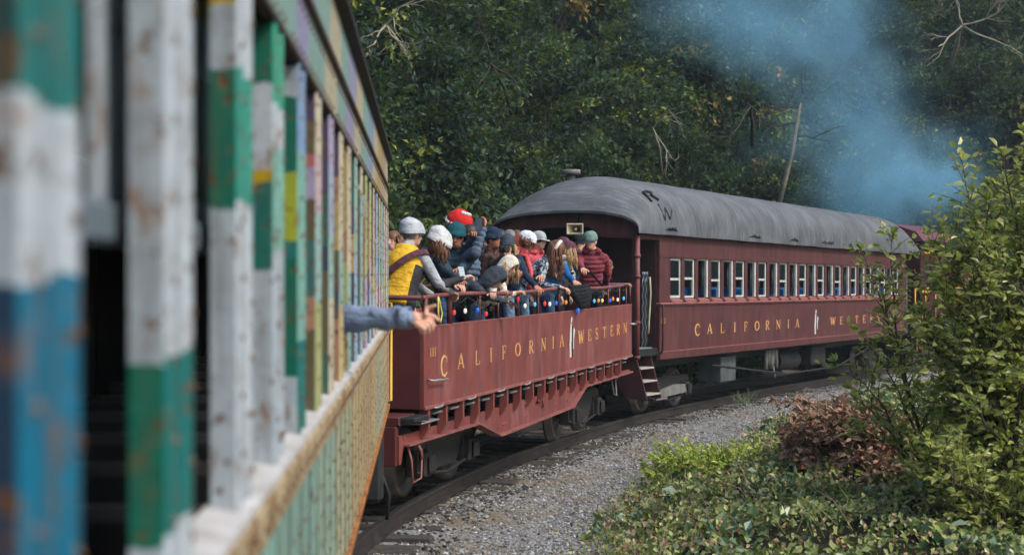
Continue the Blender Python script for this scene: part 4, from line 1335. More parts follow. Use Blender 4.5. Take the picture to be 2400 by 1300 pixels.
MB().tube([(-0.6, 8.6, 0.55), (-0.6, 10.2, 0.55)], 0.26, 16).build('air_tank', M_TRUCK, coach)
MB().box(-0.8, -0.3, 11.0, 12.2, 0.35, 0.85, 0, 0.04).build('equipment_box', M_TRUCK, coach)
MB().tube([(-0.2, 3.4, 0.7), (-0.2, 8.6, 0.25), (-0.2, 13.0, 0.25), (-0.2, 16.4, 0.7)], 0.025, 6).build('truss_rod', M_TRUCK, coach)
MB().box(-0.02, 0.05, CL + 0.02, CL + 0.1, 1.0, 2.9, 0, 0.01).build('corner_post', M_GREYPLATE, coach)
MB().box(-CW + 0.07, -0.03, CL - 0.04, CL - 0.001, ZB, 3.55).build('end_wall', M_MAROON_D, coach)

# ------------------------------------------------------------------ loudspeaker hung under the roof end
sp_M = coach_M @ Matrix.Translation((-1.25, PY - 0.14, 3.56)) @ Matrix.Rotation(rad(14), 4, 'Z')
sp = empty('loudspeaker', sp_M, 'cream horn loudspeaker hanging under the coach roof end', 'loudspeaker')
hp = MB()
A_ = [(-0.17, -0.14, -0.11), (0.17, -0.14, -0.11), (0.17, -0.14, 0.11), (-0.17, -0.14, 0.11)]
B_ = [(-0.15, -0.145, -0.09), (0.15, -0.145, -0.09), (0.15, -0.145, 0.09), (-0.15, -0.145, 0.09)]
C_ = [(-0.06, 0.06, -0.045), (0.06, 0.06, -0.045), (0.06, 0.06, 0.045), (-0.06, 0.06, 0.045)]
D_ = [(-0.1, 0.1, -0.08), (0.1, 0.1, -0.08), (0.1, 0.1, 0.08), (-0.1, 0.1, 0.08)]
hp.add(A_ + B_ + C_ + D_, [f for k in range(4) for f in ((k, (k + 1) % 4, 4 + (k + 1) % 4, 4 + k), (4 + k, 4 + (k + 1) % 4, 8 + (k + 1) % 4, 8 + k), (k, 12 + k, 12 + (k + 1) % 4, (k + 1) % 4))] + [(12, 13, 14, 15)])
M_CREAM = plain('cream_plastic', S((214, 200, 164)), 0.5, 0, 0.1)
hp.build('horn', M_CREAM, sp)
MB().tube([(0, 0.05, 0), (0, -0.03, 0)], [0.055, 0.05], 14).build('driver', M_BLACK, sp)
MB().ball((0, -0.05, 0), (0.032, 0.03, 0.032), 0, 12, 8).build('phase_plug', M_WHITE, sp)
MB().box(-0.02, 0.02, 0.02, 0.16, 0.08, 0.3).build('bracket', M_BLACK, sp)

# ------------------------------------------------------------------ locomotive ahead of the coach
LD = Vector((math.sin(rad(33)), math.cos(rad(33))))
LP = coach_M @ Vector((-CW / 2, CL + 2.0, 0))
loc_M = frame(LP.x + 1.45 * LD.y, LP.y - 1.45 * LD.x, -0.36, LD.x, LD.y)
loco = empty('locomotive', loc_M, 'maroon locomotive with yellow handrails half hidden behind the leafy shrub', 'locomotive')
M_LOCO = weathered('loco_red', S((74, 32, 32)), S((58, 28, 30)), S((36, 26, 28)), 2, 4, 0.5)
M_LOCOD = weathered('loco_dark', S((44, 50, 54)), S((34, 38, 42)), S((22, 22, 24)), 2, 4, 0.5)
MB().box(-2.85, -0.05, 0, 13, 1.0, 1.4, 0, 0.02).build('frame', M_LOCOD, loco)
cab = MB().box(-2.75, -0.15, 0.9, 3.3, 1.4, 4.1, 0, 0.04).build('cab', M_LOCO, loco)
MB().prism([(-2.95, 4.1), (-2.7, 4.42), (-1.9, 4.68), (-1.0, 4.68), (-0.2, 4.42), (0.05, 4.1)], 'y', 0.5, 3.7).build('cab_roof', weathered('loco_roof_red', S((112, 58, 64)), S((92, 48, 54)), S((60, 42, 46)), 2, 3, 0.5), cab)
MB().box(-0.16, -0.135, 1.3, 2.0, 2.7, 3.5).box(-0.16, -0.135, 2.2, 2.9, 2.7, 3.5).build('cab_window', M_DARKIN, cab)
MB().box(-0.16, -0.13, 0.9, 3.3, 2.42, 2.5).box(-0.16, -0.13, 0.9, 3.3, 3.7, 3.76).build('stripe', M_YELLOW, cab)
hood = MB().box(-2.3, -0.6, 3.3, 11.5, 1.4, 3.5, 0, 0.15).build('hood', M_LOCO, loco)
MB().box(-0.62, -0.58, 3.4, 11.4, 2.2, 2.28).build('stripe', M_YELLOW, hood)
MB().cyl((-1.45, 5.2, 3.4), (-1.45, 5.2, 4.1), 0.22, 14).build('stack', M_BLACK, hood)
for y in np.arange(0.1, 12.6, 1.05):
    MB().cyl((-0.1, y, 1.4), (-0.1, y, 2.55), 0.025, 7).build('handrail_post', M_YELLOW, loco)
MB().tube([(-0.1, 0.1, 2.55), (-0.1, 12.6, 2.55)], 0.025, 7).build('handrail', M_YELLOW, loco)
for y in (0.02, 0.55):
    MB().tube([(-0.02, y, 0.5), (0.0, y, 1.9), (-0.06, y, 2.1)], 0.028, 7).build('grab_iron', M_YELLOW, loco)
for k in range(3):
    MB().box(-0.5, 0.0, 0.05, 0.55, 0.42 + 0.3 * k, 0.45 + 0.3 * k).build('tread', M_LOCOD, loco)
make_truck(loco, -1.45, 2.6, 0.0, 2.2)
make_truck(loco, -1.45, 10.2, 0.0, 2.2)
MB().box(-2.6, -0.3, 4.6, 8.4, 0.45, 1.0, 0, 0.05).build('fuel_tank', M_LOCOD, loco)
# ------------------------------------------------------------------ people
def cloth(name, c, rough=0.8, var=0.18, scale=9, bump=0.25):
    t = NT('cloth_' + name)
    v = t.coords()
    cc = S(c)
    dark = tuple(x * (1 - var * 1.6) for x in cc[:3]) + (1,)
    lite = tuple(min(1, x * (1 + var)) for x in cc[:3]) + (1,)
    t.col(t.mix(t.ramp(t.noise(v, scale, 4), blk(0, 0.3, 0.7)), dark, lite))
    t.set(rough, 0, 0.2)
    crease = t.noise(t.coords((1.0, 1.0, 1.7)), 13, 3, 0.5)
    t.bump(t.math('ADD', t.math('MULTIPLY', crease, 6.0), t.noise(v, 90, 3)), 0.8, 0.006)
    return t.m
def capsule(mb, p0, p1, r0, r1, n=10):
    p0, p1 = Vector(p0), Vector(p1)
    d = (p1 - p0)
    d = d.normalized() if d.length > 1e-6 else Vector((0, 0, 1))
    pts, rs = [], []
    for a in (80, 50, 20):
        pts.append(p0 - d * r0 * math.sin(rad(a))); rs.append(r0 * math.cos(rad(a)))
    for a in (20, 50, 80):
        pts.append(p1 + d * r1 * math.sin(rad(a))); rs.append(r1 * math.cos(rad(a)))
    mb.tube(pts, rs, n)
def ik(a, b, l1, l2, pole):
    """elbow position of a two-bone arm"""
    a, b = Vector(a), Vector(b)
    d = b - a
    L = min(d.length, (l1 + l2) * 0.995)
    dn = d.normalized()
    b2 = a + dn * L
    q = (l1 * l1 - l2 * l2 + L * L) / (2 * L)
    h = math.sqrt(max(l1 * l1 - q * q, 0))
    p = Vector(pole) - dn * Vector(pole).dot(dn)
    p = p.normalized() if p.length > 1e-6 else Vector((0, 0, -1))
    return a + dn * q + p * h, b2

def hand_prims(wrist, d, nrm, side, curl=0.5, k=1.0, point=False):
    """palm, four fingers and thumb as capsules; d forearm direction, nrm back-of-hand normal"""
    d = Vector(d).normalized(); nrm = (Vector(nrm) - d * Vector(nrm).dot(d)).normalized()
    sd = d.cross(nrm) * side
    out = []
    kn = []
    for i in range(4):
        o = (i - 1.5) * 0.021
        base = Vector(wrist) + d * 0.018 * k + sd * o * 0.6 * k
        k0 = Vector(wrist) + d * (0.088 - 0.006 * abs(i - 1.3)) * k + sd * o * k
        out.append((base, k0, 0.014 * k, 0.012 * k))
        kn.append(k0)
    out.append((Vector(wrist) - d * 0.02 * k, Vector(wrist) + d * 0.02 * k, 0.025 * k, 0.026 * k))
    for i, L in enumerate((0.072, 0.08, 0.074, 0.058)):
        c = curl * (0.15 if (point and i == 0) else (1.0 + 0.12 * i))
        p = kn[i]
        dd = d.copy()
        for seg, f in enumerate((0.45, 0.32, 0.25)):
            dd = (Matrix.Rotation(-c * 0.9, 3, d.cross(nrm)) @ dd) if seg or True else dd
            q = p + dd * L * f * k
            out.append((p, q, (0.0100 - 0.0009 * seg) * k, (0.0094 - 0.001 * seg) * k))
            p = q
    t0 = Vector(wrist) + d * 0.02 * k - sd * 0.022 * k
    t1 = t0 + (d * 0.6 - sd * 0.75 - nrm * 0.2).normalized() * 0.042 * k
    t2 = t1 + (d * 0.85 - sd * 0.4 - nrm * 0.3).normalized() * 0.032 * k
    t3 = t2 + (d * 0.95 - nrm * 0.4 * curl).normalized() * 0.026 * k
    out += [(t0, t1, 0.015 * k, 0.0125 * k), (t1, t2, 0.0118 * k, 0.0105 * k), (t2, t3, 0.0103 * k, 0.0085 * k)]
    return out

def remeshed(prims, voxel, iters=4):
    """one continuous skin around overlapping capsules and ellipsoids; returns verts, faces"""
    mb = MB()
    for p in prims:
        if p[0] == 'c':
            capsule(mb, p[1], p[2], p[3], p[4])
        else:
            mb.ball(p[1], p[2], 0, 14, 10, p[3])
    me = mb.mesh('tmp', M_SKIN)
    o = bpy.data.objects.new('tmp', me)
    COL.objects.link(o)
    rm = o.modifiers.new('r', 'REMESH'); rm.mode = 'VOXEL'; rm.voxel_size = voxel
    sm = o.modifiers.new('s', 'SMOOTH'); sm.factor = 0.5; sm.iterations = iters
    dg = bpy.context.evaluated_depsgraph_get()
    ev = o.evaluated_get(dg)
    m2 = ev.to_mesh()
    V_ = np.empty(len(m2.vertices) * 3, np.float32); m2.vertices.foreach_get('co', V_)
    F_ = [tuple(p.vertices) for p in m2.polygons]
    ev.to_mesh_clear()
    bpy.data.objects.remove(o); bpy.data.meshes.remove(me)
    return V_.reshape(-1, 3), F_

def prim_dist(P, pr):
    if pr[0] == 'c':
        a, b = np.array(pr[1]), np.array(pr[2])
        ab = b - a
        t_ = np.clip(((P - a) @ ab) / max(ab @ ab, 1e-9), 0, 1)
        return np.linalg.norm(P - a - t_[:, None] * ab, axis=1) - (pr[3] + (pr[4] - pr[3]) * t_), t_ * math.sqrt(ab @ ab)
    q = P - np.array(pr[1])
    if pr[3] is not None:
        q = q @ np.array(pr[3])
    r = np.array(pr[2])
    return (np.linalg.norm(q / r, axis=1) - 1) * r.min(), q[:, 2]

FLOOR_Z = 1.28
def beanie(mb, M, r=0.112, h=0.15, slouch=0.0, cuff=True, mi=0):
    """knitted hat around the head; M head frame (origin head centre)"""
    prof = [(-0.005, r * 1.0), (0.03, r * 1.03), (0.035, r * 0.97), (0.075, r * 0.95), (0.115, r * 0.78), (0.14, r * 0.5), (h, 0.012)] if cuff else [(-0.01, r * 0.97), (0.04, r * 1.0), (0.085, r * 0.9), (0.12, r * 0.68), (0.14, r * 0.4), (h, 0.012)]
    nn = 20
    vs_, fs = [], []
    for j, (z, rr) in enumerate(prof):
        for i in range(nn):
            a = 2 * math.pi * i / nn
            rib = 1 + (0.018 if i % 2 else -0.01)
            sl = slouch * max(0, z - 0.03) * 3
            vs_.append(M @ Vector((rr * rib * math.cos(a) * 0.92, rr * rib * math.sin(a) * 1.1 - 0.008 - sl, z + 0.015 + (0.02 * slouch * math.sin(a * 3 + z * 30)))))
    for j in range(len(prof) - 1):
        for i in range(nn):
            fs.append((j * nn + i, j * nn + (i + 1) % nn, (j + 1) * nn + (i + 1) % nn, (j + 1) * nn + i))
    fs.append(tuple((len(prof) - 1) * nn + i for i in range(nn)))
    mb.add(vs_, fs, mi, True)
def ballcap(mb, M, back=False):
    prof = [(0.0, 0.108), (0.05, 0.106), (0.09, 0.088), (0.115, 0.055), (0.125, 0.01)]
    nn = 18
    vs_, fs = [], []
    for (z, rr) in prof:
        for i in range(nn):
            a = 2 * math.pi * i / nn
            vs_.append(M @ Vector((rr * math.cos(a) * 0.93, rr * math.sin(a) * 1.1 - 0.005, z + 0.025)))
    for j in range(len(prof) - 1):
        for i in range(nn):
            fs.append((j * nn + i, j * nn + (i + 1) % nn, (j + 1) * nn + (i + 1) % nn, (j + 1) * nn + i))
    fs.append(tuple((len(prof) - 1) * nn + i for i in range(nn)))
    mb.add(vs_, fs, 0, True)
    s = -1 if back else 1
    br = []
    for i in range(9):
        a = rad(25 + 130 * i / 8)
        br.append((0.1 * math.cos(a) * 0.95, s * (0.1 * math.sin(a) + 0.005)))
    for i in range(9):
        a = rad(155 - 130 * i / 8)
        br.append((0.098 * math.cos(a), s * (0.055 + 0.115 * math.sin(a))))
    k = len(br)
    vs2 = [M @ Vector((x, y, 0.032 - 0.25 * max(0, s * y - 0.1))) for x, y in br] + [M @ Vector((x, y, 0.024 - 0.25 * max(0, s * y - 0.1))) for x, y in br]
    mb.add(vs2, [tuple(range(k)), tuple(range(2 * k - 1, k - 1, -1))] + [(i, k + i, k + (i + 1) % k, (i + 1) % k) for i in range(k)], 1)

def hair_mesh(mb, M, g, length=0.0, vol=1.0, wav=0.02, spine=None):
    """hair: cap over the skull and, for long hair, wavy locks falling over shoulders and back"""
    mb.ball(M @ Vector((0, -0.014, 0.022)), (0.088 * vol, 0.104 * vol, 0.108 * vol), 0, 14, 9, M.to_3x3())
    if length > 0.05:
        for i in range(70):
            a = rad(150 + 240 * g.random())
            st = M @ Vector((0.085 * vol * math.cos(a), 0.1 * vol * math.sin(a) - 0.01, 0.03 + 0.04 * g.random()))
            pts, rs = [st], [0.010]
            out = (M.to_3x3() @ Vector((math.cos(a), math.sin(a), 0))).normalized()
            L = length * (0.75 + 0.4 * g.random())
            ph = g.random() * 6
            for k in range(1, 8):
                f = k / 7
                p = st + Vector((0, 0, -L * f)) + out * (0.045 * math.sin(f * 2.2)) * vol + Vector((math.sin(ph + f * 9), math.cos(ph + f * 8), 0)) * wav * f
                pts.append(p); rs.append(0.011 * (1 - 0.65 * f))
            mb.tube(pts, rs, 5)

def hood_mesh(mb, M, down=0.12, fat=1.0):
    """hood drawn over the head, open at the face"""
    nn = 18
    vs_, fs = [], []
    rings = 9
    for j in range(rings):
        f = j / (rings - 1)
        ang = rad(-55 + 160 * f)                      # sweep from the brow over the crown down to the nape
        for i in range(nn):
            b = math.pi * i / (nn - 1)
            x = 0.118 * fat * math.cos(b)
            rr = 0.13 * fat * (0.55 + 0.45 * math.sin(b))
            y = -math.sin(ang) * rr * 1.0
            z = math.cos(ang) * rr * 1.12 * (0.35 + 0.65 * math.sin(b)) - (1 - math.sin(b)) * (0.14 + down * f)
            vs_.append(M @ Vector((x, y, z + 0.01)))
    for j in range(rings - 1):
        for i in range(nn - 1):
            a = j * nn + i
            fs.append((a, a + 1, a + nn + 1, a + nn))
    mb.add(vs_, fs, 0, True)

PEOPLE = []
def person(label, head, x, face, lean, coat, pants, skin, arms=(None, None), hat=None, hair=None, puff=0.0, head_yaw=0, head_pitch=None, fat=1.0, sleeve=None, extras=(), hscale=None, curl=0.6, vest=None, seed=0):
    """head=(px,py) of the head centre in the photo, x = metres outside the open car's side (negative is inside);
    face: facing direction, degrees from straight ahead along the train towards the right; arms: (left, right), each None or (px, py, x)"""
    g = np.random.default_rng(100 + seed)
    s_ = g_s(head[0], x)
    HW = gon_M @ Vector((x, s_, 0))
    headz = CAM_Z - (head[1] - HOR) / FPX * HW.y
    yaw = math.atan2(-GD.x, GD.y) - rad(face)
    L = Matrix.Rotation(-rad(lean), 3, 'X')
    hip = Vector((0, 0, 0.93))
    sp_ = lambda q, z: hip + L @ Vector((q, 0.0, z))
    chest, neck = sp_(0, 0.36), hip + L @ Vector((0, 0.0, 0.53))
    hp = rad(head_pitch if head_pitch is not None else -lean * 0.45)
    HR = Matrix.Rotation(-rad(head_yaw), 3, 'Z') @ Matrix.Rotation(hp, 3, 'X')
    hc = neck + L @ Vector((0, 0.02, 0.07)) + HR @ Vector((0, 0.025, 0.09))
    k = (headz - FLOOR_Z) / hc.z if hscale is None else hscale
    k = min(max(k, 0.84), 1.24)
    off = Matrix.Rotation(yaw, 3, 'Z') @ (hc * k)
    M = Matrix.Translation((HW.x - off.x, HW.y - off.y, min(FLOOR_Z, headz - hc.z * k) if abs(headz - hc.z * k - FLOOR_Z) > 0.02 else FLOOR_Z)) @ Matrix.Rotation(yaw, 4, 'Z') @ Matrix.Scale(k, 4)
    Mi = M.inverted()
    t_ = 1 + puff * 0.9
    f_ = fat
    pr = []          # (primitive, region)
    def C(a, b, r0, r1, reg):
        pr.append((('c', tuple(a), tuple(b), r0, r1), reg))
    def E(c, r, reg, Rm=None):
        pr.append((('e', tuple(c), r, Rm), reg))
    for q in (-1, 1):
        hj = hip + Vector((0.095 * q, 0, -0.03)); kn = Vector((0.11 * q, 0.04, 0.5)); an = Vector((0.12 * q, 0.0, 0.1))
        C(hj, kn, 0.088 * f_, 0.062 * f_, 'pants'); C(kn, an, 0.06 * f_, 0.045 * f_, 'pants')
        C(an + Vector((0, -0.03, -0.05)), an + Vector((0.02 * q, 0.15, -0.06)), 0.042, 0.036, 'shoe')
    E(hip + Vector((0, -0.01, 0.0)), (0.16 * f_, 0.12 * f_, 0.13), 'pants', L)
    E(sp_(0, 0.15), (0.155 * f_ * t_, 0.115 * f_ * t_, 0.17), 'coat', L)
    E(sp_(0, 0.33), (0.175 * f_ * t_, 0.122 * f_ * t_, 0.2), 'coat', L)
    C(sp_(-0.13, 0.44), sp_(0.13, 0.44), 0.075 * t_, 0.075 * t_, 'coat')
    C(neck - L @ Vector((0, 0, 0.04)), hc - HR @ Vector((0, 0.02, 0.06)), 0.056, 0.052, 'skin')
    C(neck - L @ Vector((0, 0, 0.04)), neck + L @ Vector((0, 0.0, 0.02)), 0.075 * t_, 0.068 * t_, 'coat')
    E(hc, (0.076, 0.094, 0.112), 'skin', HR)
    E(hc + HR @ Vector((0, 0.035, -0.06)), (0.055, 0.058, 0.055), 'skin', HR)
    C(hc + HR @ Vector((0, 0.088, 0.01)), hc + HR @ Vector((0, 0.108, -0.022)), 0.011, 0.016, 'skin')
    for q in (-1, 1):
        E(hc + HR @ Vector((0.078 * q, -0.005, -0.01)), (0.012, 0.022, 0.03), 'skin', HR)
    hands = []
    for idx, q in enumerate((-1, 1)):
        sh = sp_(0.19 * q * f_ ** 0.5, 0.45)
        tgt = arms[idx]
        if tgt is None:
            el = sh + L @ Vector((0.06 * q, -0.02, -0.28)); wr = el + Vector((0.02 * q, 0.10, -0.22))
        else:
            ts = g_s(tgt[0], tgt[2])
            tw = gon_M @ Vector((tgt[2], ts, 0))
            tw.z = CAM_Z - (tgt[1] - HOR) / FPX * tw.y
            wr = Mi @ tw
            pole = Vector(tgt[3]) if len(tgt) > 3 else Vector((0.5 * q, -0.3, -0.8))
            el, wr = ik(sh, wr, 0.30, 0.27, pole)
        C(sh, el, 0.062 * t_ * f_ ** 0.5, 0.05 * t_, 'sleeve'); C(el, wr, 0.05 * t_, 0.034 * t_, 'sleeve')
        d = (wr - el).normalized()
        up_ = Vector((0, 0, 1)) if abs(d.z) < 0.8 else Vector((0, 1, 0))
        hands += hand_prims(wr + d * 0.01, d, up_, q, curl)
    V_, F_ = remeshed([p for p, _ in pr], 0.0135, 3)
    # region per vertex from the nearest primitive
    best = np.full(len(V_), 1e9); reg = np.zeros(len(V_), int); along = np.zeros(len(V_))
    for i, (p, _) in enumerate(pr):
        dd, al = prim_dist(V_, p)
        m = dd < best
        best[m] = dd[m]; reg[m] = i; along[m] = al[m]
    rn = [r for _, r in pr]
    slots = ['coat', 'sleeve', 'pants', 'skin', 'shoe']
    vr = np.array([slots.index(rn[i]) for i in reg])
    if puff > 0.15:                                          # quilting ribs
        # vertex normals
        tri = np.array([f[:3] for f in F_])
        fn = np.cross(V_[tri[:, 1]] - V_[tri[:, 0]], V_[tri[:, 2]] - V_[tri[:, 0]])
        vn = np.zeros_like(V_)
        for c_ in range(3):
            np.add.at(vn, tri[:, c_], fn)
        vn = unit(vn)
        sel = (vr == 0) | (vr == 1) if vest is None else (vr == 0)
        # torso measured along the spine, arms along the bone
        sp_al = (V_ - np.array(hip)) @ np.array(L @ Vector((0, 0, 1)))
        coord = np.where(vr == 0, sp_al, along)
        V_ = V_ + vn * (np.where(sel, (np.abs(np.sin(coord * math.pi / 0.062)) - 0.55) * 0.016, 0))[:, None]
    hb = MB()
    for (a, b, r0, r1) in hands:
        capsule(hb, a, b, r0, r1, 7)
    nb = len(V_)
    V2 = [tuple(p) for p in V_] + hb.v
    F2 = F_ + [tuple(i + nb for i in f) for f in hb.f]
    mi = [int(vr[f[0]]) for f in F_] + [3] * len(hb.f)
    me = bpy.data.meshes.new('person')
    me.from_pydata(V2, [], F2)
    for m in (coat, sleeve or coat, pants, skin, M_SHOE):
        me.materials.append(m)
    me.polygons.foreach_set('material_index', mi)
    me.polygons.foreach_set('use_smooth', [True] * len(F2))
    me.update()
    o = bpy.data.objects.new('person', me)
    COL.objects.link(o)
    o.matrix_world = M
    tag(o, label, 'person', 'passengers standing in the open car')
    HM = Matrix.Translation(hc) @ HR.to_4x4()
    ef = MB()
    for q in (-1, 1):
        ef.ball(HM @ Vector((0.031 * q, 0.082, 0.008)), (0.012, 0.009, 0.007), 0, 8, 5, HR)
        ef.tube([HM @ Vector((0.015 * q, 0.091, 0.03)), HM @ Vector((0.045 * q, 0.082, 0.032))], 0.004, 5)
    ef.tube([HM @ Vector((-0.022, 0.086, -0.06)), HM @ Vector((0, 0.092, -0.058)), HM @ Vector((0.022, 0.086, -0.06))], [0.003, 0.006, 0.003], 5, 1)
    ef.build('facial_features', [M_EYE, M_LIP], o)
    if hair:
        hb = MB()
        hair_mesh(hb, HM, g, hair[1], hair[2] if len(hair) > 2 else 1.0, hair[3] if len(hair) > 3 else 0.02)
        hb.build('hair', hair[0], o)
    if hat:
        hb = MB()
        kind = hat[0]
        if kind == 'beanie':
            beanie(hb, HM @ Matrix.Rotation(rad(12), 4, 'X'), hat[2] if len(hat) > 2 else 0.112, 0.16, hat[3] if len(hat) > 3 else 0)
            hb.build('knit_hat', hat[1], o)
        elif kind == 'cap':
            ballcap(hb, HM)
            hb.build('cap', [hat[1], hat[2]], o)
        elif kind == 'hood':
            hood_mesh(hb, HM, 0.12, hat[2] if len(hat) > 2 else 1.0)
            ho = hb.build('hood', hat[1], o)
            sd = ho.modifiers.new('thick', 'SOLIDIFY'); sd.thickness = 0.015; sd.offset = 1
        elif kind == 'mushroom':
            lathe(hb, [(-0.02, 0.02), (0.0, 0.125), (0.04, 0.152), (0.11, 0.142), (0.165, 0.1), (0.195, 0.05), (0.203, 0.0)], (0, 0, 0), 22, 0, 'z')
            hb.v = [tuple(HM @ Matrix.Rotation(rad(14), 4, 'Y') @ Vector((p[0], p[1], p[2] + 0.05))) for p in hb.v]
            ho = hb.build('mushroom_hat', hat[1], o)
            sb = MB()
            for i in range(26):
                th = 2.4 * i; z = 0.03 + 0.15 * ((i * 0.618) % 1)
                r = float(np.interp(z, [0.04, 0.11, 0.165, 0.195], [0.15, 0.14, 0.1, 0.05]))
                c_ = HM @ Matrix.Rotation(rad(14), 4, 'Y') @ Vector((r * math.cos(th), r * math.sin(th), z + 0.05))
                sb.ball(c_, 0.015 + 0.009 * ((i * 0.37) % 1), 0, 8, 6)
            sb.build('white_spot', M_WHITE, ho)
    ctx = dict(o=o, HM=HM, HR=HR, L=L, hip=hip, sp=sp_, neck=neck, hc=hc, M=M, t=t_, f=f_)
    for fn_ in extras:
        fn_(ctx)
    PEOPLE.append(ctx)
    return ctx

M_SHOE = plain('shoe_leather', S((40, 34, 30)), 0.6)
J_BLUE, J_DARK = cloth('denim', (62, 92, 126)), cloth('dark_trousers', (34, 38, 46))
J_LIGHT = cloth('pale_denim', (104, 134, 160))
cl = {n_: cloth(n_, c) for n_, c in dict(
    yellow=(226, 176, 48), ltgrey=(172, 176, 182), charcoal=(58, 56, 62), plum=(92, 56, 68), white=(196, 196, 196), teal=(22, 78, 86), dkteal=(52, 70, 80),
    slate=(88, 104, 122), navy=(36, 50, 72), dkgrey=(62, 68, 78), cream=(226, 216, 198), rust=(142, 66, 40), pinkred=(196, 82, 92), coral=(224, 96, 100), capgrey=(160, 164, 166),
    capwhite=(208, 216, 226), blue=(34, 96, 148), maroon=(128, 56, 66), capgreen=(112, 136, 126), black=(26, 28, 32), olive=(92, 92, 80), red=(214, 44, 40), brown=(86, 60, 50), floral=(120, 130, 142)).items()}
H_BROWN = plain('hair_brown', S((106, 70, 46)), 0.5, 0, 0.4, 40)
H_DARK = plain('hair_dark', S((48, 38, 34)), 0.5, 0, 0.4, 40)
H_BLOND = plain('hair_blond', S((176, 142, 96)), 0.5, 0, 0.35, 40)
H_GREY = plain('hair_grey', S((120, 118, 116)), 0.5, 0, 0.35, 40)
t = NT('cloth_floral')
v = t.coords()
t.col(t.mix(t.ramp(t.noise(v, 34, 3), blk(0, 0.48, 0.54)), S((44, 50, 60)), S((168, 176, 184)))); t.set(0.85, 0, 0.2)
M_FLORAL = t.m
t = NT('scarf_pattern')
v = t.coords()
t.col(t.mix(t.ramp(t.noise(t.coords((1, 1, 3)), 20, 3), blk(0, 0.47, 0.53)), S((34, 34, 38)), S((216, 212, 204)))); t.set(0.85, 0, 0.2)
M_SCARF = t.m

def strap(mat, flip=1, w=0.03):
    def fn(c):
        mb = MB()
        pts = []
        for i in range(25):
            a = 2 * math.pi * i / 24
            q = Vector((0.205 * c['t'] * c['f'] * math.cos(a) * flip, 0.152 * c['t'] * c['f'] * math.sin(a), 0.24 + 0.25 * math.cos(a)))
            pts.append(c['hip'] + c['L'] @ q)
        for i in range(24):
            a, b = pts[i], pts[i + 1]
            out = ((a + b) / 2 - (c['hip'] + c['L'] @ Vector((0, 0, 0.26)))).normalized()
            w_ = (b - a).cross(out).normalized() * w
            mb.add([a - w_, a + w_, b + w_, b - w_, a - w_ + out * 0.008, a + w_ + out * 0.008, b + w_ + out * 0.008, b - w_ + out * 0.008], [(0, 1, 2, 3), (4, 7, 6, 5), (0, 4, 5, 1), (1, 5, 6, 2), (2, 6, 7, 3), (3, 7, 4, 0)])
        mb.build('shoulder_strap', mat, c['o'])
    return fn
def vest_over(mat, mat_low):
    """sleeveless quilted vest over the torso, open armholes, darker lower side"""
    def fn(c):
        mb = MB()
        nn = 26
        vs_, fs = [], []
        zs = [-0.08, -0.02, 0.04, 0.1, 0.16, 0.22, 0.28, 0.34, 0.4, 0.45, 0.5, 0.55]
        rx = [0.2, 0.2, 0.195, 0.19, 0.192, 0.2, 0.208, 0.212, 0.208, 0.18, 0.12, 0.1]
        ry = [0.155, 0.152, 0.148, 0.145, 0.148, 0.152, 0.155, 0.156, 0.15, 0.125, 0.1, 0.095]
        for j, z in enumerate(zs):
            for i in range(nn):
                a = 2 * math.pi * i / nn
                bul = 1 + 0.02 * (1 if j % 2 else -1)
                vs_.append(c['hip'] + c['L'] @ Vector((rx[j] * bul * math.cos(a), ry[j] * bul * math.sin(a), z)))
        mats = []
        for j in range(len(zs) - 1):
            for i in range(nn):
                fs.append((j * nn + i, j * nn + (i + 1) % nn, (j + 1) * nn + (i + 1) % nn, (j + 1) * nn + i))
                a = 2 * math.pi * (i + 0.5) / nn
                mats.append(1 if (-25 < (math.degrees(a) + 180) % 360 - 180 < 80 and zs[j] < 0.3) else 0)
        for f, m in zip(fs, mats):
            mb.f.append(f); mb.mi.append(m); mb.sm.append(True)
        mb.v = [tuple(p) for p in vs_]
        ob = mb.build('vest', [mat, mat_low], c['o'])
        s2 = ob.modifiers.new('thick', 'SOLIDIFY'); s2.thickness = 0.012; s2.offset = 1
    return fn
def scarf(mat, tail=0.3):
    def fn(c):
        mb = MB()
        for r in range(3):
            pts = []
            for i in range(17):
                a = 2 * math.pi * i / 16
                pts.append(c['neck'] + c['L'] @ Vector((0.092 * math.cos(a), 0.095 * math.sin(a), -0.01 + 0.03 * r + 0.012 * math.sin(a * 2 + r))))
            mb.tube(pts, 0.027, 7)
        st = c['neck'] + c['L'] @ Vector((0.06, 0.1, -0.02))
        mb.tube([st, st + Vector((0.03, 0.05, -tail * 0.4)), st + Vector((0.02, 0.03, -tail))], [0.03, 0.034, 0.028], 7)
        mb.build('scarf', mat, c['o'])
    return fn
def headband(mat):
    def fn(c):
        mb = MB()
        pts = [c['HM'] @ Vector((0.094 * math.cos(a), -0.01 + 0.1 * 0.25 * math.sin(a) * 0, 0.03 + 0.1 * math.sin(a))) for a in np.linspace(-0.2, math.pi + 0.2, 15)]
        mb.tube(pts, 0.024, 7)
        mb.build('headband', mat, c['o'])
    return fn
def fallen_hood(mat):
    def fn(c):
        mb = MB()
        for r in range(2):
            pts = [c['neck'] + c['L'] @ Vector(((0.11 - 0.02 * r) * math.cos(a), 0.02 - (0.12 + 0.02 * r) * math.sin(a), -0.02 - 0.05 * r * math.sin(a) + 0.03)) for a in np.linspace(-0.5, math.pi + 0.5, 13)]
            mb.tube(pts, [0.02 + 0.03 * math.sin(math.pi * i / 12) for i in range(13)], 8)
        mb.build('folded_hood', mat, c['o'])
    return fn
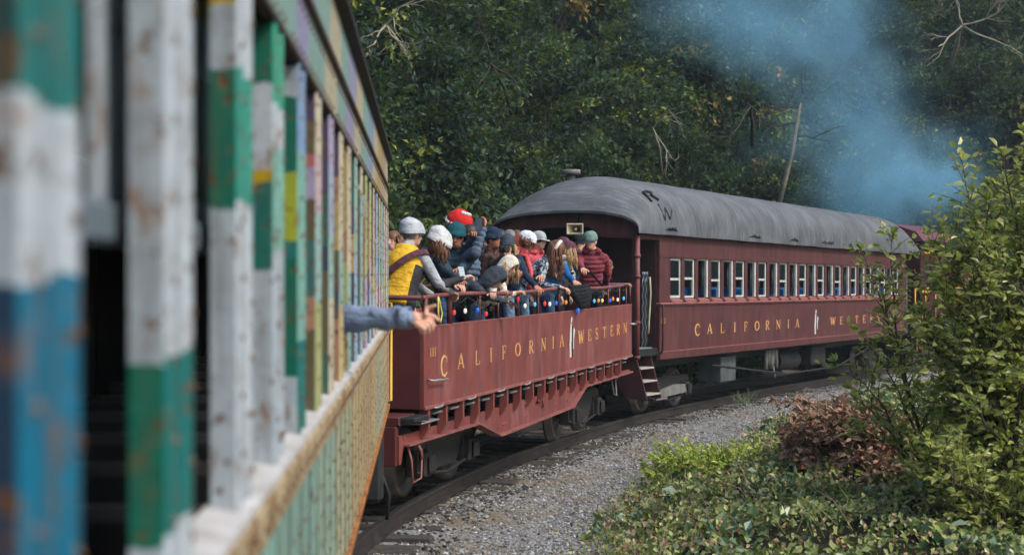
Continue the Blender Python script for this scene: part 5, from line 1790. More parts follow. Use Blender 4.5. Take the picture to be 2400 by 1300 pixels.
def draped_hat(mat):
    """soft pointed hood that falls behind the head to one side"""
    def fn(c):
        mb = MB()
        P = [c['HM'] @ Vector(q) for q in ((0, -0.035, 0.045), (0, -0.06, 0.0), (0.0, -0.085, -0.07), (0.02, -0.11, -0.16), (0.03, -0.12, -0.26), (0.03, -0.12, -0.34))]
        mb.tube(P, [0.07, 0.105, 0.112, 0.095, 0.06, 0.015], 12)
        mb.build('draped_hood', mat, c['o'])
    return fn
def backpack(mat):
    def fn(c):
        mb = MB()
        mb.ball(c['hip'] + c['L'] @ Vector((0, -0.2, 0.3)), (0.14, 0.09, 0.2), 0, 14, 10, c['L'])
        mb.build('backpack', mat, c['o'])
    return fn

P1 = person('person in yellow vest and light grey beanie with plum strap, leaning on the rail', (968, 550), -0.42, 14, 20, cl['ltgrey'], J_DARK, M_SKIN, ((1010, 690, -0.25), (1056, 683, -0.02)), ('beanie', cl['ltgrey'], 0.122, 0.1), (H_GREY, 0.0, 1.02), 0.12, 20, -12, 1.12, cl['ltgrey'], (vest_over(cl['yellow'], cl['charcoal']), strap(cl['plum'], 1, 0.034)), seed=1)
P2 = person('person in white slouchy beanie bent over the railing with a phone', (1029, 572), -0.2, 62, 38, cl['charcoal'], J_DARK, M_SKIN, ((1066, 668, 0.04), (1082, 652, 0.12)), ('beanie', cl['white'], 0.118, 0.1), (H_BROWN, 0.22, 1.0), 0.1, 10, -38, 1.0, None, (), seed=2)
P3 = person('person in teal beanie and dark teal puffer jacket', (1068, 556), -0.5, 128, 14, cl['dkteal'], J_BLUE, M_SKIN2, ((1050, 672, -0.1), (1096, 680, -0.06)), ('beanie', cl['teal'], 0.122, 0.1), (H_DARK, 0.0), 0.28, 40, -14, 1.05, None, (), seed=3)
P4 = person('person wearing a red mushroom hat with white spots', (1074, 530), -0.95, 60, 4, cl['brown'], J_DARK, M_SKIN, (None, None), ('mushroom', cl['red']), (H_BROWN, 0.1), 0.1, 0, -4, seed=4)
P5 = person('person in slate puffer jacket holding a phone up high with both hands', (1104, 552), -0.4, 62, 6, cl['slate'], J_DARK, M_SKIN2, ((1116, 538, -0.15, (0.2, 0.1, -1)), (1132, 540, -0.1, (0.9, -0.2, -0.5))), None, (H_DARK, 0.0, 1.05), 0.32, 0, 4, 1.1, None, (), seed=5)
P6 = person('person in navy beanie behind the raised phone', (1157, 562), -0.95, 80, 4, cl['brown'], J_DARK, M_SKIN2, (None, None), ('beanie', cl['navy'], 0.118), (H_DARK, 0.0), 0.1, 20, -4, seed=6)
P7 = person('person in grey knit hat aiming a black camera', (1190, 578), -0.62, 150, 6, cl['olive'], J_DARK, M_SKIN, ((1180, 588, -0.4), (1190, 590, -0.4)), ('beanie', cl['dkgrey'], 0.116), (H_BLOND, 0.3), 0.1, 30, -6, seed=7)
P8 = person('person in dark grey hooded jacket hanging far out over the rail', (1160, 652), 0.06, 82, 58, cl['dkgrey'], J_BLUE, M_SKIN, ((1150, 690, 0.1), (1198, 712, 0.16)), ('hood', cl['dkgrey'], 0.98), (H_DARK, 0.0), 0.1, 10, -45, 1.08, None, (), seed=8)
P9 = person('person in cream hood and cream fleece bent towards the rail', (1192, 625), -0.12, 95, 40, cl['cream'], J_BLUE, M_SKIN, ((1185, 690, 0.0), (1205, 688, 0.0)), ('hood', cl['cream'], 0.96), (H_BLOND, 0.25), 0.1, 10, -30, 1.0, None, (), seed=9)
P10 = person('person with rust brown hood, pale cap, coral scarf and navy jacket', (1234, 568), -0.4, 70, 16, cl['navy'], J_LIGHT, M_SKIN2, ((1222, 680, -0.05), (1262, 682, 0.0)), ('cap', cl['capwhite'], cl['rust']), (H_BROWN, 0.1), 0.12, 10, -20, 1.02, None, (draped_hat(cl['rust']), scarf(cl['coral'], 0.42)), seed=10)
P11 = person('person in grey baseball cap and pink hoodie', (1262, 566), -1.0, 100, 3, cl['pinkred'], J_DARK, M_SKIN, (None, None), ('cap', cl['capgrey'], cl['capgrey']), (H_DARK, 0.0), 0.1, 0, -2, 1.0, None, (fallen_hood(cl['pinkred']),), seed=11)
P12 = person('person with long wavy brown hair, cream headband and floral sleeves', (1304, 588), -0.15, 70, 36, M_FLORAL, J_LIGHT, M_SKIN, ((1268, 684, 0.0), (1312, 674, 0.04)), None, (H_BROWN, 0.42, 1.12, 0.035), 0.08, 15, -30, 1.0, None, (headband(cl['cream']),), seed=12)
P13 = person('blond person in blue sweater with black and white scarf', (1336, 592), -0.36, 60, 26, cl['blue'], J_BLUE, M_SKIN, ((1312, 674, -0.02), (1352, 668, 0.0)), ('beanie', cl['plum'], 0.112, 0.1), (H_BLOND, 0.25, 1.05), 0.08, 0, -20, 1.0, None, (scarf(M_SCARF, 0.3),), seed=13)
P14 = person('person in maroon puffer jacket and green cap with one hand on the rail', (1384, 566), -0.4, 158, 12, cl['maroon'], J_DARK, M_SKIN, ((1420, 668, -0.3), (1382, 674, 0.0)), ('cap', cl['capgreen'], cl['charcoal']), (H_GREY, 0.0), 0.2, 35, -14, 0.92, None, (strap(cl['black'], 1, 0.016), fallen_hood(cl['maroon'])), seed=14)
P15 = person('person in black cap and dark jacket behind the maroon puffer jacket', (1357, 572), -1.05, 165, 2, cl['dkteal'], J_DARK, M_SKIN, (None, None), ('cap', cl['black'], cl['black']), (H_DARK, 0.0), 0.1, 10, 0, seed=15)
P16 = person('long-haired person in grey jacket with backpack, rightmost in the open car', (1424, 622), -0.4, 75, 14, cl['olive'], J_DARK, M_SKIN2, ((1430, 690, -0.2), (1462, 668, -0.02)), None, (H_BROWN, 0.28), 0.1, 0, -12, 0.96, cl['blue'], (backpack(cl['olive']),), seed=16)
P17 = person('dark-haired person facing the camera at the left end of the open car', (921, 566), -1.25, 185, 2, cl['slate'], J_DARK, M_SKIN, (None, None), None, (H_BROWN, 0.2), 0.1, 0, 0, seed=17)
for i_, (q, lab, hm) in enumerate((((1142, 556), 'person with grey hair behind the slate puffer jacket', H_GREY), ((1174, 552), 'person with dark hair at the back of the crowd, left of the pale cap', H_DARK), ((1196, 556), 'person with grey hair at the back beside the rust brown hood', H_GREY), ((1212, 560), 'person with brown hair just left of the pale cap', H_BROWN))):
    person(lab, q, -1.9 + 0.1 * i_, 70 + 20 * i_, 2, [cl['charcoal'], cl['plum'], cl['slate'], cl['navy']][i_], J_DARK, [M_SKIN, M_SKIN2][i_ % 2], (None, None), None, (hm, 0.05), 0.1, 0, 0, seed=20 + i_)
person('person in charcoal coat behind the long wavy brown hair', (1322, 580), -1.2, 90, 2, cl['charcoal'], J_DARK, M_SKIN, (None, None), ('beanie', cl['plum'], 0.114), (H_BLOND, 0.1), 0.1, 0, 0, seed=25)

# ------------------------------------------------------------------ things held, hung or draped
M_PHONE = plain('phone_black', (0.015, 0.015, 0.017, 1), 0.3, 0, 0.1)
def on_car(px, py, x):
    w = gon_M @ Vector((x, g_s(px, x), 0))
    w.z = CAM_Z - (py - HOR) / FPX * w.y
    return w
def phone(px, py, x, rz, tilt, label, case):
    M = Matrix.Translation(on_car(px, py, x)) @ Matrix.Rotation(rz, 4, 'Z') @ Matrix.Rotation(tilt, 4, 'X')
    o = empty('phone', M, label, 'phone')
    MB().box(-0.042, 0.042, -0.006, 0.006, -0.085, 0.085, 0, 0.004).build('case', case, o)
    MB().box(-0.037, 0.037, -0.0085, -0.0063, -0.078, 0.078).build('screen', plain('phone_screen', S((120, 140, 160)), 0.15), o)
    MB().ball((0.02, 0.0075, 0.06), (0.012, 0.004, 0.012), 0, 8, 5).build('lens', M_PHONE, o)
    return o
phone(1123, 526, -0.05, rad(-20), rad(10), 'phone held up high over the crowd in a dark case', plain('case_dark_red', S((92, 40, 52)), 0.4))
phone(1082, 640, 0.12, rad(30), rad(-25), 'black phone held out by the person in the white beanie', M_PHONE)
phone(1204, 712, 0.2, rad(-60), rad(60), 'black phone held low outside the rail by the hooded person', M_PHONE)
cm = empty('camera_body', Matrix.Translation(on_car(1182, 584, -0.42)) @ Matrix.Rotation(rad(20), 4, 'Z'), 'black camera with a long lens raised in the crowd', 'camera')
MB().box(-0.07, 0.07, -0.03, 0.04, -0.05, 0.05, 0, 0.012).box(-0.03, 0.03, -0.02, 0.03, 0.05, 0.075, 0, 0.008).build('body', M_PHONE, cm)
MB().tube([(0, -0.03, 0), (0, -0.12, 0), (0, -0.13, 0)], [0.036, 0.036, 0.04], 14).build('lens', M_BLACK, cm)
# black puffer jacket draped over the rail
jk = empty('draped_jacket', gon_M @ Matrix.Translation((0, g_s(1345), RZ)), 'black quilted jacket hanging over the rail', 'jacket')
vs_, fs_ = [], []
nj, mj = 22, 26
for j in range(nj):
    for i in range(mj):
        u = i / (mj - 1) - 0.5
        f = j / (nj - 1)
        z = 0.04 - 0.36 * f * (1 - 0.6 * abs(u))
        x = 0.03 + 0.05 * math.sin(f * 2.2) + 0.016 * abs(math.sin(f * 19)) + 0.02 * math.sin(u * 9)
        vs_.append((x, u * (1.75 - 0.7 * f) + 0.35 * f, z))
for j in range(nj - 1):
    for i in range(mj - 1):
        a = j * mj + i
        fs_.append((a, a + 1, a + mj + 1, a + mj))
jo = MB().add(vs_, fs_, 0, True).build('jacket_body', cl['black'], jk)
sd_ = jo.modifiers.new('thick', 'SOLIDIFY'); sd_.thickness = 0.03
MB().tube([(0.06, -0.5, -0.0), (0.1, -0.3, -0.14), (0.09, 0.1, -0.3)], [0.05, 0.05, 0.035], 10).build('sleeve', cl['black'], jk)
# string of coloured lights along the railing
ls = empty('light_string', gon_M, 'string of coloured bulbs looped along the open car railing', 'string lights')
BC = {'b': (0.02, 0.12, 0.75), 'r': (0.7, 0.04, 0.03), 'w': (0.75, 0.72, 0.6), 'o': (0.75, 0.22, 0.04), 'y': (0.75, 0.6, 0.12), 'c': (0.1, 0.42, 0.75)}
def bulb_mat(k):
    t = NT('bulb_' + k)
    c = BC[k] + (1,)
    t.col(c); t.set(0.25, 0, 0.5)
    t.b.inputs['Emission Color'].default_value = c
    t.b.inputs['Emission Strength'].default_value = 0.45
    return t.m
BM = {k: bulb_mat(k) for k in BC}
cable, prev = MB(), None
M_WIRE = plain('green_wire', S((34, 44, 36)), 0.6)
for px, py, k in ((1065, 732, 'r'), (1091, 728, 'w'), (1120, 726, 'b'), (1140, 735, 'r'), (1215, 700, 'r'), (1231, 716, 'w'), (1254, 713, 'c'), (1277, 711, 'r'), (1289, 712, 'w'), (1304, 710, 'b'), (1327, 708, 'o'), (1379, 706, 'w'), (1393, 705, 'c'), (1403, 704, 'o'), (1412, 704, 'y'), (1430, 704, 'b'), (1437, 700, 'o'), (1448, 702, 'w'), (1462, 699, 'c'), (1355, 728, 'b')):
    s_ = g_s(px, 0.02)
    Y = (gon_M @ Vector((0.02, s_, 0))).y
    z = CAM_Z - (py - HOR) / FPX * Y - GP * s_
    big = 1.3 if (px, k) == (1355, 'b') else 1.0
    bm_ = MB()
    bm_.ball((0.02, s_, z), (0.022 * big, 0.022 * big, 0.034 * big), 0, 10, 8)
    bm_.cyl((0.02, s_, z + 0.03 * big), (0.02, s_, z + 0.06 * big), 0.012, 8, 1)
    bm_.build('bulb', [BM[k], M_WIRE], ls)
    cable.tube([(0.02, s_, z + 0.055), (0.01, s_ + 0.02, RZ - 0.05)], 0.004, 5)
for q in range(16):
    a, b = 0.9 + 0.58 * q, 0.9 + 0.58 * (q + 1)
    cable.tube([(0.005, a, RZ - 0.05), (0.02, (a + b) / 2, RZ - 0.11), (0.005, b, RZ - 0.05)], 0.005, 5)
cable.build('cable', M_WIRE, ls)
# yellow lanyard on the corner post
ly = MB()
q0 = g_s(1024, 0.0)
ly.tube([(0.02, q0, RZ - 0.02), (0.03, q0 + 0.03, RZ - 0.1), (0.03, q0 + 0.1, RZ - 0.22), (0.03, q0 + 0.04, RZ - 0.33), (0.03, q0 - 0.03, RZ - 0.22), (0.02, q0, RZ - 0.03)], 0.012, 6)
lo_ = part('lanyard', ly.mesh('lanyard', plain('lanyard_yellow', S((206, 190, 90)), 0.6)), None)
lo_.matrix_world = gon_M
tag(lo_, 'yellow strap looped over the railing near the corner post', 'strap')

# ------------------------------------------------------------------ the pointing arm out of the painted car
AY = 7.12
def aw(px, py, dy=0.0):
    return at(px, py, AY + dy)
sleeve_c = cloth('bluegrey_shirt', (128, 144, 172), 0.75, 0.1, 7, 0.2)
wrist = aw(958, 744, -0.05)
elb = aw(800, 748, 0.06)
shd = Vector((-0.97, 7.3, 2.52))
prims = [('c', tuple(shd), tuple(elb), 0.082, 0.074), ('c', tuple(elb), tuple(elb.lerp(wrist, 0.55)), 0.074, 0.06), ('c', tuple(elb.lerp(wrist, 0.55)), tuple(wrist), 0.06, 0.048),
         ('e', (-1.17, 7.36, 2.28), (0.19, 0.15, 0.32), None), ('e', (-1.17, 7.36, 1.95), (0.17, 0.14, 0.25), None), ('c', (-1.25, 7.36, 2.55), (-1.05, 7.34, 2.54), 0.07, 0.07),
         ('c', (-1.17, 7.36, 2.55), (-1.17, 7.38, 2.72), 0.055, 0.05), ('e', (-1.17, 7.4, 2.82), (0.078, 0.095, 0.115), None), ('c', (-1.17, 7.49, 2.82), (-1.17, 7.51, 2.79), 0.011, 0.016),
         ('c', (-1.37, 7.36, 2.5), (-1.43, 7.4, 2.2), 0.06, 0.05), ('c', (-1.43, 7.4, 2.2), (-1.37, 7.55, 2.0), 0.048, 0.036),
         ('c', (-1.25, 7.36, 1.85), (-1.25, 7.5, 1.42), 0.09, 0.06), ('c', (-1.09, 7.36, 1.85), (-1.09, 7.5, 1.42), 0.09, 0.06)]
Vb, Fb = remeshed(prims, 0.011, 3)
# soft sleeve folds
al = (Vb - np.array(elb)) @ np.array((wrist - elb).normalized())
inarm = (Vb[:, 0] > shd.x - 0.02)
Vb[:, 2] += np.where(inarm, 0.006 * np.sin(al * 60 + Vb[:, 1] * 35) + 0.005 * np.sin(al * 33 - Vb[:, 2] * 40), 0)
d_ = (wrist - elb).normalized()
hd = (d_ + Vector((0.1, -0.05, -0.5))).normalized()
hp_ = hand_prims(wrist + d_ * 0.02, hd, Vector((0.05, -0.75, 0.62)), 1, 1.2, 1.0)
# index finger and thumb stretched towards the right
b0 = wrist + d_ * 0.085 + Vector((0, 0, 0.012))
hp_.append((tuple(b0), tuple(aw(1000, 722, -0.06)), 0.0125, 0.0105)); hp_.append((tuple(aw(1000, 722, -0.06)), tuple(aw(1019, 716, -0.07)), 0.0105, 0.0085))
Vh, Fh = remeshed([('c', tuple(a), tuple(b), r0, r1) for a, b, r0, r1 in hp_] + [('c', tuple(wrist - d_ * 0.05), tuple(wrist + d_ * 0.03), 0.03, 0.03)], 0.0036, 1)
V2 = [tuple(p) for p in Vb] + [tuple(p) for p in Vh]
nb = len(Vb)
F2 = Fb + [tuple(i + nb for i in f) for f in Fh]
zf = np.array([Vb[f[0]][2] for f in Fb])
mi = [1 if z > 2.64 else 0 for z in zf] + [1] * len(Fh)
me = bpy.data.meshes.new('person')
me.from_pydata(V2, [], F2)
me.materials.append(sleeve_c); me.materials.append(M_SKIN)
me.polygons.foreach_set('material_index', mi)
me.polygons.foreach_set('use_smooth', [True] * len(F2))
me.update()
arm = part('person', me, None)
tag(arm, 'person pointing a blue-grey sleeved arm out of the painted car window', 'person')
cu = MB()
cu.tube([wrist - d_ * 0.05, wrist + d_ * 0.005], [0.052, 0.050], 16, 0, False)
cuo = cu.build('shirt_cuff', sleeve_c, arm)
c2 = cuo.modifiers.new('thick', 'SOLIDIFY'); c2.thickness = 0.005
hb = MB()
hair_mesh(hb, Matrix.Translation((-1.17, 7.4, 2.82)), np.random.default_rng(5), 0.0)
hb.build('hair', H_DARK, arm)
# ------------------------------------------------------------------ hillside trees
LM_DARK = leaf_mat('leaf_dark_evergreen', [(0.0, S((10, 25, 26))), (0.4, S((23, 45, 40))), (0.7, S((48, 72, 55))), (1.0, S((94, 112, 74)))], 0.65, 0.25, 0.25, 0.25, 0.9)  # shade of the foliage hollows is painted into these dark tones
LM_MID = leaf_mat('leaf_mid_green', [(0.0, S((34, 54, 38))), (0.5, S((64, 88, 54))), (0.85, S((100, 118, 66))), (1.0, S((132, 140, 76)))], 0.6, 0.3, 0.25, 0.25, 0.9)  # these and the yellow green clumps double as painted highlights
LM_YEL = leaf_mat('leaf_yellow_green', [(0.0, S((52, 74, 32))), (0.5, S((100, 118, 46))), (1.0, S((156, 156, 66)))], 0.5, 0.3)
LM_ORG = leaf_mat('leaf_autumn', [(0.0, S((92, 84, 44))), (0.5, S((142, 120, 60))), (1.0, S((170, 136, 70)))], 0.5, 0.3)
M_BARK = weathered('bark', S((78, 68, 58)), S((54, 48, 42)), S((34, 36, 28)), 4, 8, 0.9, 0.6, 0.6)
M_PALEBARK = weathered('pale_bark', S((168, 158, 140)), S((136, 128, 112)), S((84, 82, 66)), 4, 8, 0.9, 0.5, 0.4)

def tree_proto(seed, h, rx, rz, cz, ncl, per, L, mi_p, sig=0.36, bark=None):
    cm_, C_ = crown_mesh('crown', seed, rx, rz, cz, ncl, per, L, [LM_DARK, LM_MID, LM_YEL, LM_ORG], sig, 0.35, 0.45, mi_p)
    mb = MB()
    limb_tree(mb, (0, 0, -0.4), (0, 0, cz + rz * 0.5), 0.16 * h / 8, C_, np.random.default_rng(seed), 16, 0.35)
    if h > 5:                       # thin hanging twigs between the clumps
        g2 = np.random.default_rng(seed + 5)
        for q in range(26):
            u_ = unit(g2.normal(size=3))
            p_ = u_ * np.array([rx, rx, rz]) * 0.95 + np.array([0, 0, cz])
            bare_branch(mb, g2, p_, (u_[0] * 0.5 + g2.normal() * 0.4, u_[1] * 0.5 + g2.normal() * 0.4, -0.6 + g2.normal() * 0.5), 0.9, 0.014, 1, 0.6, 4)
    return cm_, mb.mesh('trunk', bark or M_BARK)
PROT = [
    tree_proto(11, 9, 2.5, 3.6, 5.0, 105, 90, 0.25, [0.80, 0.16, 0.035, 0.005]),
    tree_proto(12, 8, 2.2, 3.0, 4.6, 96, 90, 0.25, [0.66, 0.27, 0.065, 0.005]),
    tree_proto(13, 10, 2.8, 3.4, 6.0, 110, 90, 0.26, [0.60, 0.27, 0.07, 0.06]),
    tree_proto(14, 7, 2.0, 3.3, 3.6, 92, 90, 0.24, [0.86, 0.12, 0.02, 0.0]),
    tree_proto(15, 9, 2.4, 3.8, 4.6, 105, 90, 0.24, [0.72, 0.19, 0.085, 0.005]),
]
SHRUB = [
    tree_proto(21, 3, 1.35, 1.2, 1.2, 110, 38, 0.17, [0.30, 0.48, 0.21, 0.01], 0.24),
    tree_proto(22, 3, 1.2, 1.4, 1.3, 110, 38, 0.17, [0.55, 0.33, 0.11, 0.01], 0.24),
    tree_proto(23, 3, 1.5, 1.1, 1.0, 110, 38, 0.18, [0.2, 0.42, 0.36, 0.02], 0.24),
]
def plant_tree(protos, k, x, y, z, sc, rz, name, label, group, cat='tree'):
    o = bpy.data.objects.new(name, None)
    COL.objects.link(o)
    o.location = (x, y, z); o.rotation_euler = (0, 0, rz); o.scale = (sc, sc, sc)
    tag(o, label, cat, group)
    part('crown', protos[k][0], o)
    part('trunk', protos[k][1], o)
    return o
LBL = ['dense dark evergreen', 'bushy mid green tree', 'autumn tinted tree', 'narrow dark tree', 'yellow green sprayed tree']
g = np.random.default_rng(5)
ntree = 0
for row, off in enumerate((6.2, 9.4, 13.0, 17.2, 22.0, 28.0)):
    step = 3.1 + 0.5 * row
    sa = 28.0 + g.random() * step
    while sa < ARC[-1] - 3:
        i = int(np.searchsorted(ARC, sa))
        o2 = off + g.normal() * 0.7
        x, y = CEN[i][0] - rgt[i][0] * o2, CEN[i][1] - rgt[i][1] * o2
        sa += step * (0.85 + 0.3 * g.random())
        if y < 20 or not (-0.155 < x / y < 0.40):
            continue
        z = float(ground_h(np.array([x]), np.array([y]))[0])
        k = int(g.choice(5, p=[0.26, 0.2, 0.2, 0.14, 0.2]))
        sc = (0.72 if row == 0 else 0.95) * (0.85 + 0.35 * g.random())
        if row > 2:
            sc *= 1.2
        if row < 2 and k == 2 and not (0.08 < x / y < 0.2 or x / y > 0.26):
            k = 1
        zone = 'above the open car' if x / y < 0.0 else 'above the coach roof end' if x / y < 0.085 else 'above the middle of the coach' if x / y < 0.185 else 'behind the smoke' if x / y < 0.29 else 'behind the tall shrub at right'
        rowl = ('at the foot of the slope', 'low on the slope', 'halfway up the slope', 'high on the slope', 'very high on the slope', 'at the top of the slope')[row]
        plant_tree(PROT, k, x, y, z, sc, g.random() * 6.28, 'evergreen_tree', LBL[k] + ' ' + rowl + ', ' + zone, 'trees on the wooded slope')
        ntree += 1
LBS = ['yellow green shrub at the slope foot', 'dark green shrub at the slope foot', 'loose pale shrub at the slope foot']
sa = 28.0
while sa < ARC[-1] - 3:
    i = int(np.searchsorted(ARC, sa))
    for q in range(2):
        o2 = 3.9 + 1.5 * q + g.normal() * 0.4
        x, y = CEN[i][0] - rgt[i][0] * o2, CEN[i][1] - rgt[i][1] * o2
        if y > 20 and -0.155 < x / y < 0.40:
            z = float(ground_h(np.array([x]), np.array([y]))[0])
            k = int(g.integers(3))
            plant_tree(SHRUB, k, x, y, z, 0.9 + 0.6 * g.random() + 0.25 * q, g.random() * 6.28, 'shrub', LBS[k] + (', above the open car' if x / y < 0.0 else ', left of the coach roof' if x / y < 0.085 else ', above the coach roof' if x / y < 0.2 else ', near the locomotive'), 'shrubs along the foot of the slope', 'shrub')
    sa += 1.7 + 0.5 * g.random()

# undergrowth on the slope
n_ = 26000
xs = g.uniform(-14, 45, n_ * 3); ys = g.uniform(20, 95, n_ * 3)
d, zr, a = track_dist(xs, ys)
ok = (d < -3.2) & (d > -34) & (xs / ys > -0.16) & (xs / ys < 0.4)
xs, ys = xs[ok][:n_], ys[ok][:n_]
m = len(xs)
P = np.stack([xs, ys, ground_h(xs, ys) + g.random(m) * 0.5], 1)
V_, F_, mi_ = leaves(P, g.normal(size=(m, 3)) + np.array([0, 0, 0.3]), g.normal(size=(m, 3)) * 0.5 + np.array([0.3, -0.3, 0.8]), g.uniform(0.2, 0.42, m), g.uniform(0.12, 0.26, m), g.choice(3, size=m, p=[0.6, 0.3, 0.1]))
ug = part('undergrowth', np_mesh('undergrowth', V_, F_, [LM_DARK, LM_MID, LM_YEL], mi_), None)
tag(ug, 'low leafy undergrowth covering the slope', 'undergrowth', None, 'stuff')

# bare and pale branches seen among the foliage
def bare_tree(px, py, Y, base_drop, d, length, r, depth, label, seed, mat):
    p = at(px, py, Y)
    gg = np.random.default_rng(seed)
    mb = MB()
    tr = MB()
    zb = float(ground_h(np.array([p.x]), np.array([p.y]))[0])
    o = empty('bare_tree', Matrix.Translation((p.x, p.y, min(zb, p.z - base_drop))), label, 'tree')
    loc = Vector((0, 0, p.z - o.matrix_world.translation.z))
    tr.tube([loc + Vector((0.5, 3.0, -0.9)), loc + Vector((0.3, 1.6, -0.35)), loc + Vector((0.1, 0.7, -0.1)), loc], [r * 1.6, r * 1.4, r * 1.2, r], 7)
    tr.build('trunk', mat, o)
    for dd in d:
        bare_branch(mb, gg, loc, dd, length, r * 0.8, depth, 0.55)
    mb.build('branch', mat, o)
bare_tree(2255, 60, 49, 3, [(-0.6, -0.3, -0.75), (0.4, -0.3, -0.7), (0.9, -0.2, 0.35), (-0.5, -0.3, 0.6)], 1.5, 0.05, 3, 'bare pale branching limb at the upper right of the slope', 41, M_PALEBARK)
bare_tree(905, 60, 36, 3, [(-0.5, -0.4, -0.7), (0.6, -0.4, 0.5), (0.3, -0.4, -0.8)], 1.1, 0.035, 2, 'thin bare twig beside the painted car roof', 42, M_PALEBARK)
bare_tree(1150, 150, 37, 3, [(-0.4, -0.4, -0.8), (0.5, -0.4, -0.7), (0.1, -0.4, 0.9)], 1.2, 0.03, 2, 'thin bare branches above the open car passengers', 43, M_BARK)
bare_tree(1760, 250, 45, 3, [(-0.7, -0.4, -0.5), (0.5, -0.4, -0.6)], 1.4, 0.04, 2, 'dull bare branches above the coach roof', 44, M_BARK)
bare_tree(1530, 300, 38.5, 3, [(0.4, -0.4, -0.8), (0.6, -0.3, 0.6)], 1.0, 0.03, 2, 'slender bare branch left above the coach roof vent', 45, M_PALEBARK)
M_DULLBARK = weathered('dull_pale_bark', S((132, 124, 108)), S((96, 92, 80)), S((56, 60, 46)), 3, 8, 0.9, 0.7, 0.5)
pt = MB()
A_ = at(1838, 430, 50.5); B_ = at(1858, 350, 50.4); C_ = at(1872, 262, 50.6); D_ = at(1884, 215, 52.5)
pt.tube([A_ + (A_ - B_) * 0.8, A_, B_, C_, C_ + (D_ - C_) * 0.4], [0.09, 0.085, 0.07, 0.05, 0.03], 9)
gg = np.random.default_rng(3)
bt = MB()
for q in range(4):
    bare_branch(bt, gg, B_.lerp(D_, 0.2 + 0.25 * q), (gg.normal(), -0.4, 0.5), 1.2, 0.04, 1)
pto = empty('pale_trunk_tree', Matrix.Identity(4), 'leaning pale bare trunk on the slope above the coach roof', 'tree')
pt.build('trunk', M_DULLBARK, pto)
bt.build('branch', M_BARK, pto)

# ------------------------------------------------------------------ near shrubs on the right
LM_NEAR = leaf_mat('leaf_near_shrub', [(0.0, S((108, 118, 62))), (0.4, S((158, 164, 86))), (0.75, S((196, 198, 108))), (1.0, S((228, 224, 138)))], 0.36, 0.5, 0.8, 0.1)
LM_NEAR2 = leaf_mat('leaf_near_shrub_bright', [(0.0, S((112, 136, 64))), (0.6, S((170, 184, 98))), (1.0, S((216, 216, 124)))], 0.36, 0.5, 0.8, 0.1)
M_TWIG = plain('twig_bark', S((84, 72, 60)), 0.8, 0, 0.3, 14)
def leafy_shrub(base, stems, label, seed, leafL=0.085, mats=None, per=9, twl=0.5, extra=None, name='leafy_shrub'):
    """stems: list of (tip point, radius); branches carry side twigs, twigs carry leaves"""
    gg = np.random.default_rng(seed)
    o = empty(name, Matrix.Translation(base), label, 'shrub')
    wood = MB()
    LP_, LA, LN = [], [], []
    b0 = Vector(base)
    for tip, r in stems:
        tip = Vector(tip) - b0
        pts, rs = [], []
        K = 9
        bow = Vector((gg.normal() * 0.12, gg.normal() * 0.12, 0.1 * tip.length))
        for k in range(K + 1):
            f = k / K
            pts.append(tip * f + bow * math.sin(math.pi * f) + Vector(gg.normal(size=3)) * 0.02)
            rs.append(r * (1 - 0.85 * f))
        wood.tube(pts, rs, 6)
        nt = max(5, int(tip.length * 9))
        for q in range(nt):
            f = 0.22 + 0.78 * (q + gg.random()) / nt
            k = min(int(f * K), K - 1)
            st = pts[k].lerp(pts[k + 1], f * K - k)
            axis = (pts[k + 1] - pts[k]).normalized()
            rd = Vector(gg.normal(size=3)); rd = (rd - axis * rd.dot(axis)).normalized()
            dr = (rd + axis * 0.7 + Vector((0, 0, 0.15))).normalized()
            L = twl * (0.5 + 0.8 * gg.random()) * (1.1 - 0.5 * f)
            tp = [st, st + dr * L * 0.5 + Vector((0, 0, 0.02)), st + dr * L + Vector((0, 0, 0.03 * gg.normal()))]
            wood.tube(tp, [0.006, 0.004, 0.002], 4, 0, False)
            nl = max(4, int(per * L / 0.4))
            for w in range(nl):
                ff = 0.12 + 0.9 * w / nl
                p = st.lerp(tp[2], min(ff, 1.0)) + Vector(gg.normal(size=3)) * 0.012
                sdv = dr.cross(Vector((0, 0, 1))).normalized() * (1 if w % 2 else -1)
                LP_.append(p); LA.append(dr * 0.6 + sdv * 0.8 + Vector(gg.normal(size=3)) * 0.35); LN.append(Vector((0.42, -0.6, 0.68)) + Vector(gg.normal(size=3)) * 0.38)
        # leaves on the tip itself
        for w in range(8):
            LP_.append(pts[-1]); LA.append((pts[-1] - pts[-2]).normalized() + Vector(gg.normal(size=3)) * 0.6); LN.append(Vector((0.42, -0.6, 0.68)) + Vector(gg.normal(size=3)) * 0.38)
    wood.build('stem', M_TWIG, o)
    P_, A2, N2 = np.array(LP_), np.array(LA), np.array(LN)
    nl = len(P_)
    ll = leafL * gg.uniform(0.6, 1.25, nl)
    V_, F_, mi2 = leaves(P_, A2, N2, ll, ll * gg.uniform(0.42, 0.6, nl), gg.choice(2, size=nl, p=[0.7, 0.3]), 0.18, None, 'foliage', True)
    fo = part('foliage', np_mesh('foliage', V_, F_, mats or [LM_NEAR, LM_NEAR2], mi2), o)
    fo['kind'] = 'stuff'
    return o
def gz(x, y):
    return float(ground_h(np.array([float(x)]), np.array([float(y)]))[0])
gg = np.random.default_rng(77)
def stems_for(base, outline, n, gg, r=0.03):
    """random stem tips inside a box outline = (x0,x1,y0,y1,z0,z1)"""
    out = []
    x0, x1, y0, y1, z0, z1 = outline
    for k in range(n):
        out.append(((gg.uniform(x0, x1), gg.uniform(y0, y1), gg.uniform(z0, z1)), r * gg.uniform(0.5, 1.1)))
    return out
